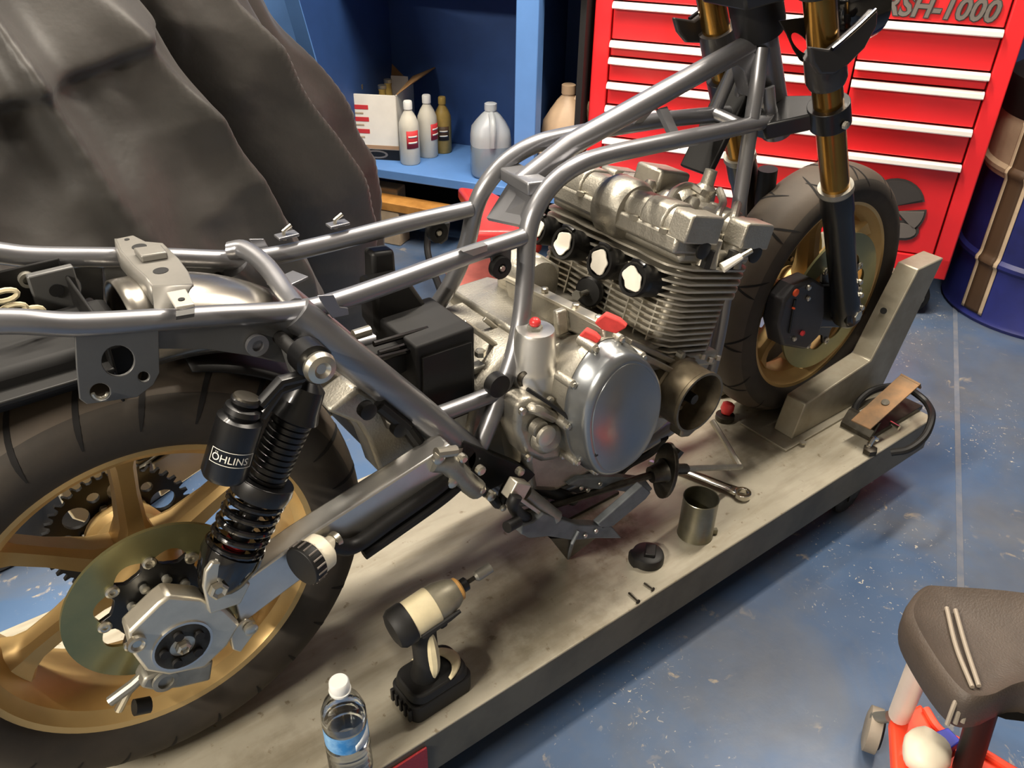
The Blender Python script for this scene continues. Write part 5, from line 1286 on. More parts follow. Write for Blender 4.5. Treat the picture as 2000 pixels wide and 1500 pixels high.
for (uc, w0, hw, hg) in ((-0.076, 0.258, 0.036, 0.040), (0.068, 0.254, 0.034, 0.038)):
    en(cam_cover(uc, w0, hw, -0.150, 0.150, hg), 'cam_cover', 'cast_alloy', 0.006)
    en(cam_cover(uc, w0 - 0.004, hw + 0.006, -0.176, -0.136, hg + 0.006, True), 'cam_end_cap', 'cast_alloy', 0.005)
    en(cam_cover(uc, w0 - 0.004, hw + 0.006, 0.136, 0.176, hg + 0.006, True), 'cam_end_cap', 'cast_alloy', 0.005)
    en(cam_cover(uc, w0, hw + 0.004, -0.122, -0.072, hg + 0.004), 'cam_rib', 'cast_alloy', 0.004)
    en(cam_cover(uc, w0, hw + 0.004, 0.072, 0.122, hg + 0.004), 'cam_rib', 'cast_alloy', 0.004)
    # sprocket dome in the middle
    en(MB().lathe(E(uc, -0.035, w0 + 0.0), YA, [(0, 0.034), (0.004, 0.047), (0.014, 0.053), (0.056, 0.053), (0.066, 0.047), (0.07, 0.034)], 32, up=WZ), 'sprocket_dome', 'cast_alloy')
    # black rubber half-moon plug at the near end
    en(MB().lathe(E(uc + 0.014, -0.171, w0 - 0.012), -YA, [(0, 0.016), (0.0035, 0.016), (0.005, 0.012)], 22, up=WZ), 'rubber_plug', 'black_satin')
    for v in (-0.13, -0.065, 0.065, 0.13):
        for sg in (-1, 1):
            en(MB().lathe(E(uc + sg * (hw + 0.006), v, w0 - 0.002), EW, [(0, 0.0075), (0.008, 0.0075), (0.009, 0.005)], 6), 'cover_bolt', 'bolt_steel')
# raised blocks between the cams, breather stub and loose top casting
for v in (-0.115, -0.04, 0.04, 0.115):
    m = MB(); eb(m, -0.03, 0.03, v - 0.022, v + 0.022, 0.236, 0.262); en(m, 'plug_tower', 'cast_alloy', 0.004)
en(MB().lathe(E(0.0, -0.03, 0.25), EW, [(0, 0.03), (0.03, 0.027), (0.045, 0.016), (0.05, 0.012)], 24), 'head_breather', 'cast_alloy')
m = MB(); eb(m, 0.02, 0.10, 0.02, 0.085, 0.285, 0.325); en(m, 'tach_drive', 'cast_alloy', 0.006)
en(MB().lathe(E(0.085, -0.03, 0.29), EW, [(0, 0.022), (0.022, 0.02), (0.03, 0.012), (0.055, 0.011), (0.056, 0.007)], 20), 'breather_stub', 'cast_alloy')
# near end columns: oil galleries, stud nuts, spark plug sockets
for (u, r) in ((-0.022, 0.017), (0.045, 0.017)):
    en(MB().lathe(E(u, -0.156, 0.215), EW, [(0, r * 1.2), (0.02, r), (0.045, r * 0.9)], 18), 'oil_gallery', 'cast_alloy')
for (u, v) in ((-0.035, -0.163), (0.028, -0.163)):
    en(MB().lathe(E(u, v - 0.004, 0.214), EW, [(0, 0.0095), (0.030, 0.0095), (0.031, 0.006)], 6), 'stud_nut', 'black_satin')
en(MB().tube([E(0.004, -0.172, 0.216), E(0.03, -0.182, 0.240)], [0.009, 0.006], 10), 'spark_plug', 'tape')
en(MB().tube([E(0.03, -0.182, 0.240), E(0.044, -0.188, 0.253)], 0.0045, 8), 'plug_terminal', 'bolt_steel')
for (a, b) in ((1370, 700), (1385, 706), (1400, 702), (1350, 708)):
    en(MB().lathe(P(a, b, y=-0.165), EW, [(0, 0.0065), (0.008, 0.0065), (0.009, 0.004)], 6), 'base_nut', 'bolt_steel')
# intake rubbers with taped mouths
ia = V((-0.93, 0, 0.36)).normalized()
for i, yy in enumerate((-0.122, -0.045, 0.047, 0.124)):
    o = V((0.778, yy, 0.566))
    so = en(MB().lathe(o - ia * 0.060, ia, [(0, 0.0235), (0.012, 0.0255), (0.044, 0.0270), (0.055, 0.0285), (0.060, 0.0275), (0.0595, 0.0225), (0.054, 0.0215)], 30, up=WZ), 'intake_rubber', 'black_satin')
    tp = []
    for k in range(26):
        a = 2 * PI * k / 26; rr = 0.0205 + 0.0032 * math.sin(2 * a + i) + 0.0018 * math.sin(5 * a + 2 * i); tp.append((rr * math.cos(a) * 0.86, rr * math.sin(a)))
    u, v, _ = basis(ia, YA)
    en(MB().plate(tp, [], o - ia * 0.002, u, v, 0.0035), 'mouth_tape', 'tape', 0.001)
    en(MB().tube([o - ia * 0.012 + WZ * 0.028 + YA * 0.012, o - ia * 0.012 + WZ * 0.031, o - ia * 0.012 + WZ * 0.028 - YA * 0.014], 0.0042, 8), 'clamp_screw', 'black_metal')
    en(MB().lathe(o - ia * 0.018, ia, [(0, 0.0278), (0.008, 0.0278), (0.008, 0.0262), (0, 0.0262)], 30, closed=True, up=WZ), 'hose_clamp', 'black_metal')
# cam chain tensioner on the rear of the barrels
tq = P(1150, 570, x=0.800); ta = V((-0.9, -0.25, 0.2)).normalized()
en(MB().lathe(tq + ta * -0.012, ta, [(0, 0.024), (0.012, 0.027), (0.017, 0.024), (0.019, 0.012)], 24), 'chain_tensioner', 'black_satin')
en(MB().tube([tq + ta * 0.002, tq + ta * 0.04], [0.0055, 0.0045], 10), 'tensioner_bolt', 'bolt_steel')
en(MB().lathe(tq + ta * 0.036, ta, [(0, 0.009), (0.006, 0.009)], 6), 'tensioner_nut', 'dull_alloy')
# red rags stuffed into openings
for (a, b, yy, w_, h_) in ((1192, 632, 0.648, 0.05, 0.022), (1150, 660, 0.640, 0.036, 0.020)):
    q = P(a, b, x=yy); pts = [q + V((x * 0.5, -x * 0.8, z)) for x, z in ((-w_ / 2, -h_ * 0.2), (-w_ * 0.2, h_ * 0.55), (w_ * 0.25, h_ * 0.3), (w_ / 2, -h_ * 0.1), (w_ * 0.2, -h_ * 0.7), (-w_ * 0.25, -h_ * 0.6))]
    en(MB().prism(pts, (0.010, 0.006, 0.001)), 'rag_plug', 'red_rag', 0.002)
q = P(1045, 478, y=0.12); en(MB().sphere(q, 0.016, sc=(0.9, 0.7, 1.1)), 'rag_plug', 'red_rag')

# standing wall and ledge of the rear crankcase
wl = [P(a, b, x=0.665) for a, b in ((985, 545), (1085, 590), (1178, 640), (1185, 676), (1090, 640), (995, 606))]
en(MB().prism(wl, (0.025, 0, -0.004)), 'case_wall', 'cast_alloy', 0.004)
en(MB().bar(wl[0] + V((0.006, 0, 0.004)), wl[2] + V((0.006, 0, 0.004)), 0.02, 0.006), 'gasket_ledge', 'machined_alloy', 0.001)
en(MB().prism([P(a, b, x=0.66) for a, b in ((1098, 598), (1108, 603), (1112, 650), (1100, 645))], (-0.02, 0, 0)), 'case_rib', 'cast_alloy', 0.003)
for (a, b) in ((1010, 555), (1060, 575), (1120, 606), (1165, 630)):
    en(MB().lathe(P(a, b, x=0.668) + V((0.004, 0, 0.004)), WZ, [(0, 0.006), (0.006, 0.006), (0.007, 0.004)], 8), 'ledge_bolt', 'bolt_steel')
# cables and pipes over the head
for (pts, r, m) in (([(1395, 455, -0.12), (1402, 420, -0.11), (1412, 395, -0.08), (1405, 372, -0.05)], 0.007, 'cast_alloy'), ([(1300, 400, -0.09), (1318, 372, -0.06), (1345, 362, -0.04), (1370, 375, -0.06)], 0.006, 'machined_alloy'), ([(1420, 470, -0.14), (1432, 430, -0.13), (1440, 400, -0.10)], 0.008, 'cast_alloy')):
    en(MB().tube(catmull([P(a, b, y=yy) for a, b, yy in pts], 6), r, 10), 'oil_pipe', m)
for (a, b, yy, r, h_) in ((1392, 398, -0.07, 0.016, 0.03), (1425, 412, -0.09, 0.014, 0.034), (1352, 385, -0.06, 0.014, 0.02), (1268, 352, 0.0, 0.012, 0.02)):
    en(MB().lathe(P(a, b, y=yy) - WZ * h_, EW, [(0, r), (h_ * 0.7, r * 0.9), (h_, r * 0.6)], 16), 'head_turret', 'cast_alloy')
# clutch cover: egg shaped, painted face
egg_px = [(1225, 690), (1262, 700), (1288, 738), (1293, 785), (1280, 842), (1252, 892), (1208, 926), (1172, 930), (1150, 898), (1141, 836), (1152, 774), (1186, 716)]
egg = [P(a, b, y=-0.230) for a, b in egg_px]; ec = sum(egg, V()) / len(egg); egg = catmull(egg, 5, closed=True)
def ring(sc, y, du=0, dw=0): return [V((ec.x + (p.x - ec.x) * sc + du, y, ec.z + (p.z - ec.z) * sc + dw)) for p in egg]
def loft(rings, cap0=True, cap1=True):
    n = len(rings[0]); m = MB(); vs = [p for r in rings for p in r]; fs = []
    for i in range(len(rings) - 1):
        for k in range(n): k2 = (k + 1) % n; fs.append((i * n + k, i * n + k2, (i + 1) * n + k2, (i + 1) * n + k))
    if cap0: fs.append(tuple(range(n - 1, -1, -1)))
    if cap1: fs.append(tuple((len(rings) - 1) * n + k for k in range(n)))
    return m.add(vs, fs)
en(loft([ring(1.0, -0.095, -0.004, -0.032), ring(1.06, -0.150, 0.0, -0.010), ring(1.075, -0.176, 0.0, 0.0), ring(1.06, -0.182), ring(1.06, -0.190)]), 'clutch_housing', 'cast_alloy')
en(loft([ring(1.045, -0.188), ring(1.045, -0.200), ring(1.0, -0.206), ring(0.995, -0.222), ring(0.96, -0.231), ring(0.90, -0.2345), ring(0.87, -0.2345)]), 'clutch_cover', 'cover_paint', angle=50)
en(loft([ring(0.865, -0.2335), ring(0.862, -0.2358), ring(0.85, -0.2365)]), 'cover_face', 'cover_paint', angle=50)
for k in range(10):
    a = egg[int(k * len(egg) / 10 + 2) % len(egg)]; q = V((ec.x + (a.x - ec.x) * 1.075, -0.194, ec.z + (a.z - ec.z) * 1.075))
    en(MB().lathe(q + YA * 0.03, -YA, [(0, 0.0075), (0.034, 0.0075), (0.036, 0.0055)], 14, up=WZ), 'cover_bolt_boss', 'cast_alloy')
    en(MB().lathe(q + YA * -0.005, -YA, [(0, 0.005), (0.004, 0.005), (0.005, 0.0035)], 6, up=WZ), 'cover_bolt', 'bolt_steel')
# oil filler stub and flat bracket above the clutch
fq = P(1132, 722, y=-0.15)
en(MB().lathe(fq - WZ * 0.02, V((0.0, -0.25, 1)), [(0, 0.03), (0.03, 0.024), (0.032, 0.019)], 24), 'oil_filler', 'cast_alloy')
en(MB().bar(P(1115, 690, y=-0.14), P(1190, 668, y=-0.12), 0.012, 0.005), 'flat_bracket', 'machined_alloy', 0.001)
en(MB().bar(P(1128, 700, y=-0.15), P(1128, 725, y=-0.15), 0.004, 0.004), 'bracket_stem', 'machined_alloy')
en(MB().box(P(1180, 730, y=-0.19), (0.035, 0.022, 0.016), rot_axes(0, 0.3)), 'case_lug', 'cast_alloy', 0.003)
en(MB().box(P(1235, 705, y=-0.185), (0.03, 0.02, 0.014), rot_axes(0, 0.5)), 'case_lug', 'cast_alloy', 0.003)
en(MB().bar(P(1225, 665, y=-0.16), P(1335, 715, y=-0.165), 0.018, 0.010), 'case_rib', 'cast_alloy', 0.002)
en(MB().bar(P(1235, 685, y=-0.175), P(1320, 728, y=-0.175), 0.014, 0.010), 'case_rib', 'cast_alloy', 0.002)
# tall round breather cup with a red plug
bq = P(1042, 712, y=-0.120)
en(MB().lathe(bq, V((0.02, 0, 1)), [(-0.05, 0.040), (-0.006, 0.038), (0.0, 0.0365), (0.006, 0.034), (0.058, 0.0305), (0.062, 0.0285), (0.063, 0.010)], 34), 'breather_cup', 'bright_alloy')
en(MB().lathe(bq + WZ * 0.061, WZ, [(0, 0.012), (0.006, 0.012), (0.008, 0.009)], 6), 'cup_nut', 'dull_alloy')
en(MB().sphere(bq + WZ * 0.073, 0.009, sc=(1, 1, 0.9)), 'cup_plug', 'red_vinyl')
# slotted rail assembly behind the cup
for (p0, p1, yy, w_) in (((905, 628), (1010, 705), -0.03, 0.010), ((945, 622), (1030, 690), 0.0, 0.006)):
    en(MB().bar(P(*p0, y=yy), P(*p1, y=yy - 0.03), w_, 0.008), 'shift_shaft_rail', 'machined_alloy', 0.0015)
en(MB().prism([P(a, b, y=0.0) for a, b in ((880, 645), (915, 640), (960, 690), (925, 700))], (0, 0.012, 0)), 'rail_bracket', 'dull_alloy', 0.002)
en(MB().box(P(935, 712, y=-0.05), (0.04, 0.03, 0.012)), 'rear_case_lug', 'dull_alloy', 0.003)
en(MB().lathe(P(938, 694, y=-0.055), WZ, [(0, 0.009), (0.008, 0.009), (0.01, 0.006)], 6), 'lug_bolt', 'bolt_steel')
en(MB().box(P(945, 735, y=-0.04), (0.035, 0.03, 0.06)), 'relay_block', 'black_satin', 0.003)
# gear linkage cover on the near side
lump_px = [(1012, 790), (1040, 775), (1078, 790), (1102, 820), (1108, 865), (1095, 900), (1060, 905), (1025, 890), (1008, 845)]
lp = [P(a, b, y=-0.165) for a, b in lump_px]
en(MB().prism(lp, (0, 0.05, 0)), 'linkage_cover', 'cast_alloy', 0.010, seg=3)
en(MB().lathe(P(1062, 852, y=-0.166), -YA, [(0, 0.026), (0.012, 0.025), (0.018, 0.020), (0.020, 0.017)], 28, up=WZ), 'cover_boss', 'cast_alloy')
en(MB().lathe(P(1064, 850, y=-0.186), -YA, [(0, 0.017), (0.006, 0.0165), (0.008, 0.012)], 28, up=WZ), 'boss_cap', 'machined_alloy')
en(MB().tube(catmull([P(1030, 795, y=-0.16), P(1050, 800, y=-0.175), P(1080, 815, y=-0.172)], 5), 0.009, 10), 'cast_ridge', 'cast_alloy')
en(MB().lathe(P(1047, 832, y=-0.168), -YA, [(0, 0.015), (0.012, 0.014), (0.014, 0.010)], 22, up=WZ), 'cover_boss', 'cast_alloy')
for (a, b) in ((1018, 802), (1090, 825), (1098, 888), (1030, 893), (1072, 780)):
    en(MB().lathe(P(a, b, y=-0.166), -YA, [(0, 0.0062), (0.006, 0.0062), (0.007, 0.004)], 8, up=WZ), 'cover_bolt', 'bolt_steel')
en(MB().tube(catmull([P(1030, 760, y=-0.165), P(1090, 800, y=-0.185), P(1140, 845, y=-0.215), P(1165, 890, y=-0.235)], 6), 0.0032, 8), 'wiring_lead', 'black_matte')
en(MB().lathe(P(1028, 735, y=-0.13), V((-0.3, -1, 0)), [(0, 0.016), (0.008, 0.017), (0.012, 0.013), (0.008, 0.007)], 20), 'switch_body', 'dark_steel')
# ignition housing: open cup on the crank end
ig = P(1362, 784, y=-0.225); ic = V((ig.x, -0.165, ig.z))
en(MB().lathe(ic, -YA, [(-0.02, 0.058), (0.012, 0.058), (0.016, 0.0545), (0.058, 0.0545), (0.060, 0.056), (0.066, 0.056), (0.066, 0.0515), (0.014, 0.0505), (0.012, 0.0)], 44, up=WZ, capb=False), 'ignition_housing', 'rust_alloy' if False else 'dark_bronze')
en(MB().lathe(ic - YA * 0.014, -YA, [(0, 0.018), (0.018, 0.017), (0.020, 0.010), (0.040, 0.009)], 24, up=WZ), 'crank_end', 'dark_steel')
for k in range(3):
    a = 2 * PI * k / 3 + 0.6; q = ic + V((0.034 * math.cos(a), -0.016, 0.034 * math.sin(a)))
    en(MB().box(q, (0.022, 0.012, 0.016), rot_axes(0, -a)), 'pickup_coil', 'dark_steel', 0.002)
    en(MB().lathe(q - YA * 0.006, -YA, [(0, 0.0042), (0.004, 0.0042)], 8, up=WZ), 'pickup_screw', 'bolt_steel')
en(MB().prism([ic + V((x, -0.055, z)) for x, z in ((-0.02, -0.05), (0.012, -0.054), (0.02, -0.07), (0.0, -0.078), (-0.022, -0.07))], (0, 0.03, 0)), 'housing_lug', 'dark_bronze', 0.004)
for k in range(5):
    a = 2 * PI * k / 5 + 0.2; q = ic + V((0.062 * math.cos(a), 0.0, 0.062 * math.sin(a)))
    en(MB().lathe(q, -YA, [(0, 0.0075), (0.010, 0.0075), (0.012, 0.005)], 8, up=WZ), 'housing_bolt', 'dull_alloy')
en(MB().tube(catmull([P(1295, 850, y=-0.12), P(1270, 880, y=-0.10), P(1225, 905, y=-0.08), P(1200, 930, y=-0.08)], 5), 0.012, 10), 'lower_frame_tube', 'black_satin')

# ================================================================== rearset, linkage and lower brackets near the pivot
RS = MB().prism([P(a, b, y=-0.150) for a, b in ((905, 860), (960, 885), (1010, 905), (1050, 925), (1020, 955), (985, 945), (955, 960), (925, 925), (895, 900))], (0, 0.02, 0)).build('rearset', 'black_satin', BIKE, bevel=0.003)
RS['label'] = 'black rear set plate with brake linkage'
def rs(mb, name, m='dull_alloy', bevel=0.001): return mb.build(name, m, RS, bevel=bevel)
rs(MB().tube(catmull([P(845, 900, y=-0.17), P(875, 905, y=-0.175), P(905, 935, y=-0.175), P(930, 955, y=-0.17)], 5), 0.016, 14), 'master_cylinder', 'dull_alloy', 0)
rs(MB().tube([P(852, 885, y=-0.18), P(890, 880, y=-0.18)], 0.008, 10), 'union', 'bolt_steel', 0)
for (a, b, r) in ((853, 892, 0.009), (880, 938, 0.009), (900, 892, 0.007), (935, 915, 0.0075), (1012, 918, 0.007), (978, 988, 0.0055), (955, 965, 0.0085), (937, 953, 0.006)):
    rs(MB().lathe(P(a, b, y=-0.178), -YA, [(0, r), (0.008, r), (0.010, r * 0.6)], 10, up=WZ), 'linkage_bolt', 'bolt_steel', 0)
rs(MB().tube(catmull([P(940, 955, y=-0.172), P(958, 968, y=-0.175), P(975, 985, y=-0.175), P(985, 960, y=-0.172), P(1000, 935, y=-0.165)], 5), 0.008, 10), 'linkage_rod', 'black_satin', 0)
q0 = P(1000, 962, y=-0.195); q1 = P(1085, 1022, y=-0.195); dd = (q1 - q0).normalized()
rs(MB().bar(q0, q1, 0.006, 0.030, YA), 'peg_bracket', 'machined_alloy', 0.001)
rs(MB().tube([P(1025, 962, y=-0.190), P(1085, 1010, y=-0.205)], 0.0125, 16), 'foot_peg', 'dull_alloy', 0)
rs(MB().box(P(1008, 955, y=-0.195), (0.034, 0.02, 0.03), rot_axes(0, 0.6)), 'peg_clevis', 'machined_alloy', 0.002)
rs(MB().tube(catmull([P(1008, 968, y=-0.21), P(1002, 985, y=-0.21), P(1012, 1002, y=-0.205), P(1028, 1012, y=-0.20)], 5), 0.010, 12), 'return_spring', 'black_satin', 0)
rs(MB().cyl(P(990, 1030, y=-0.225), P(1012, 1018, y=-0.22), 0.009, n=14), 'lever_tip', 'black_satin', 0)
rs(MB().tube([P(1040, 948, y=-0.13), P(1120, 975, y=-0.13)], 0.012, 12), 'side_stand_pivot', 'black_satin', 0)
rs(MB().prism([P(a, b, y=-0.10) for a, b in ((1035, 905), (1110, 915), (1150, 960), (1120, 990), (1060, 960))], (0, 0.10, 0)), 'lower_bracket', 'black_matte', 0.006)
for (a, b, c_, d_) in ((740, 790, 795, 835), (795, 835, 835, 890)):
    rs(MB().tube([P(a, b, y=-0.128), P(c_, d_, y=-0.135)], 0.010, 10), 'brake_pedal_arm', 'black_satin', 0)
for (a, b) in ((712, 797), (775, 832)):
    rs(MB().lathe(P(a, b, y=-0.13), -YA, [(0, 0.012), (0.012, 0.012), (0.014, 0.007)], 16, up=WZ), 'stay_boss', 'black_satin', 0)

# ================================================================== front end
FY = 0.115
fa = P(1601, 0, y=-FY); fb = P(1632, 366, y=-FY); fd = (fb - fa).normalized()
fd = V((fd.x, 0, fd.z)).normalized()
def fpt(t, sg=-1): 
    p = fb + fd * t; return V((p.x, FY * sg, p.z))
FORK = MB().tube([fpt(-0.46), fpt(0.02)], 0.0258, 28).build('fork', 'fork_gold', BIKE); FORK['label'] = 'front fork with gold tubes and black lower legs'
def fk(mb, name, m='black_metal', bevel=0.0): return mb.build(name, m, FORK, bevel=bevel)
fk(MB().tube([fpt(-0.46, 1), fpt(0.02, 1)], 0.0258, 28), 'fork_tube', 'fork_gold')
ft = (fb.z - FW.z) / -fd.z     # distance down to axle height
for sg in (-1, 1):
    fk(MB().lathe(fpt(-0.004, sg), fd, [(0, 0.0275), (0.0, 0.0325), (0.010, 0.0335), (0.014, 0.031)], 32), 'dust_seal', 'dull_alloy')
    fk(MB().lathe(fpt(0.006, sg), fd, [(0, 0.031), (0.05, 0.0315), (0.06, 0.0295), (ft - 0.07, 0.0285), (ft - 0.04, 0.031), (ft + 0.015, 0.030), (ft + 0.028, 0.022)], 32), 'lower_leg', 'black_metal')
    ax = fpt(ft, sg)
    fk(MB().lathe(V((ax.x, 0.092 * sg, ax.z)), V((0, sg, 0)), [(0, 0.026), (0.045, 0.027), (0.050, 0.020)], 28, up=WZ), 'axle_clamp', 'black_metal', 0.001)
    fk(MB().lathe(V((ax.x, 0.143 * sg, ax.z)), V((0, sg, 0)), [(0, 0.012), (0.004, 0.012), (0.005, 0.008)], 6, up=WZ), 'axle_nut_or_glint', 'bolt_steel')
    for k in (0.06, 0.10, 0.02):
        p = fpt(ft - k, sg); fk(MB().lathe(V((p.x + 0.022, 0.138 * sg, p.z - 0.004)), V((0, sg, 0)), [(0, 0.006), (0.006, 0.006), (0.008, 0.004)], 8, up=WZ), 'clamp_bolt', 'bolt_steel')
ax = fpt(ft); fk(MB().cyl(V((FW.x, -0.115, FW.z)), V((FW.x, 0.115, FW.z)), 0.0125, n=20), 'front_axle', 'bolt_steel')
# calipers
for sg in (-1, 1):
    cpx = [(1556, 560), (1590, 545), (1612, 558), (1612, 612), (1600, 658), (1574, 684), (1530, 676), (1522, 636), (1532, 590)]
    pts = [P(a, b, y=-0.100) for a, b in cpx]
    if sg > 0: pts = [mir(p) for p in pts]
    co = fk(MB().prism(pts, (0, -0.055 * -sg * -1 if False else 0.045 * (1 if sg < 0 else -1), 0)), 'brake_caliper', 'caliper_grey', 0.006)
    for (a, b, r, m) in ((1553, 571, 0.008, 'orange_mark'), (1548, 601, 0.0025, 'orange_mark'), (1566, 650, 0.006, 'print_red'), (1578, 561, 0.006, 'bolt_steel'), (1577, 582, 0.0055, 'bolt_steel'), (1550, 661, 0.0055, 'bolt_steel')):
        q = P(a, b, y=-0.101); q = mir(q) if sg > 0 else q
        fk(MB().lathe(q, V((0, sg, 0)), [(0, r), (0.004, r), (0.006, r * 0.6)], 14, up=WZ), 'caliper_bolt', m)
    seam = [P(1553, 585, y=-0.102), P(1542, 650, y=-0.102)]; seam = [mir(p) for p in seam] if sg > 0 else seam
    fk(MB().tube(seam, 0.003, 8), 'caliper_bridge', 'black_metal')
    brk = [P(a, b, y=-0.095) for a, b in ((1598, 560), (1640, 560), (1660, 600), (1640, 640), (1600, 640))]; brk = [mir(p) for p in brk] if sg > 0 else brk
    fk(MB().prism(brk, (0, 0.016 * (1 if sg < 0 else -1), 0)), 'caliper_bracket', 'black_metal', 0.002)
# triple clamps
st0 = P(1470, -20, y=0); st1 = P(1517, 258, y=0)
tl = (P(1620, 222, y=-FY) - fb).dot(fd)
for (t_, nm, h) in ((tl, 'lower_clamp', 0.042), (tl - 0.245, 'upper_clamp', 0.03)):
    for sg in (-1, 1):
        fk(MB().lathe(fpt(t_ - h / 2, sg), fd, [(0, 0.0265), (0, 0.036), (h, 0.036), (h, 0.0265)], 30), nm + '_ring', 'black_metal', 0.001)
    off = V((-0.045, 0, -0.012)); a_ = fpt(t_, -1); b_ = fpt(t_, 1)
    u_ = V((fd.z, 0, -fd.x)).normalized()
    if u_.x > 0: u_ = -u_
    c0 = [a_ + YA * 0.0 + u_ * 0.02, a_ + u_ * -0.034, V((a_.x, -0.03, a_.z)) + u_ * 0.0, V((a_.x, 0.03, a_.z)) + u_ * 0.0, b_ + u_ * -0.034, b_ + u_ * 0.02, V((a_.x, 0.045, a_.z)) + u_ * 0.085, V((a_.x, -0.045, a_.z)) + u_ * 0.085]
    c0 = [p - fd * h * 0.4 for p in c0]
    fk(MB().prism(c0, fd * h * 0.8), nm, 'black_metal', 0.004)
fk(MB().lathe(P(1470, -30, y=0), (st1 - st0), [(0, 0.042), (0.03, 0.044), (0.07, 0.044), (0.085, 0.040), (0.09, 0.030)], 32), 'head_bearing_cover', 'black_satin')
q = fpt(tl, -1); fk(MB().lathe(q + V((-0.005, -0.036, -0.01)), -YA, [(0, 0.007), (0.006, 0.007), (0.008, 0.004)], 8, up=WZ), 'pinch_bolt', 'bolt_steel')
# black headlight ears: sleeve, scooped wing running forward, pierced tray to the middle
te = (P(1612, 120, y=-FY) - fb).dot(fd)
for sg in (-1, 1):
    fk(MB().lathe(fpt(te - 0.018, sg), fd, [(0, 0.0285), (0.0, 0.0335), (0.048, 0.0345), (0.058, 0.031), (0.058, 0.0265)], 30), 'ear_sleeve', 'ear_black')
wpx = [(1585, 92), (1590, 125), (1603, 146), (1630, 146), (1655, 130), (1690, 95), (1714, 50), (1716, 22), (1708, 18), (1680, 48), (1640, 82), (1622, 97)]
for sg in (-1, 1):
    pts = [P(a, b, y=-FY - 0.034) for a, b in wpx]; pts = [mir(p) for p in pts] if sg > 0 else pts
    fk(MB().prism(pts, (0, 0.012 * -sg, 0)), 'headlight_ear', 'ear_black', 0.004)
    e0 = [P(a, b, y=-FY - 0.036) for a, b in ((1625, 96), (1642, 82), (1680, 48), (1710, 19))]; e0 = [mir(p) for p in e0] if sg > 0 else e0
    fk(MB().tube(e0, 0.0035, 8), 'ear_edge', 'black_gloss')
# bowl behind the ears (headlight shell, open)
hc = P(1600, 20, y=0) + V((0.06, 0, -0.005))
fk(MB().lathe(P(1648, 20, y=-0.04), V((0.95, 0.0, 0.25)), [(-0.04, 0.015), (-0.035, 0.035), (-0.015, 0.055), (0.02, 0.064), (0.04, 0.066), (0.04, 0.062), (0.02, 0.058)], 36, capb=False), 'headlight_shell', 'black_gloss')
ot = P(1600, 130, y=-0.085)
def tp_(a, b): 
    q = P(a, b, y=-0.085) - ot; return (q.x, q.z)
tray = [tp_(*q) for q in ((1520, 40), (1600, 30), (1600, 130), (1580, 128), (1562, 118), (1548, 96), (1535, 66))]
hole = [tp_(1562 + 20 * math.cos(a) * 0.9 + 8 * math.sin(a), 84 + 20 * math.sin(a) + 6 * math.cos(a)) for a in [2 * PI * k / 20 for k in range(20)]]
fk(MB().plate(tray, [hole], ot, (1, 0, 0), WZ, 0.003), 'ear_bracket', 'black_satin')
# black strap-like duct running down from the head to the engine
fk(MB().bar(P(1462, 120, y=0.045), P(1358, 335, y=0.045), 0.014, 0.07, YA), 'coil_bracket', 'black_satin', 0.003)
fk(MB().tube([P(1500, 330, y=0.06), P(1492, 400, y=0.06)], 0.02, 14), 'hose_boot', 'black_satin')
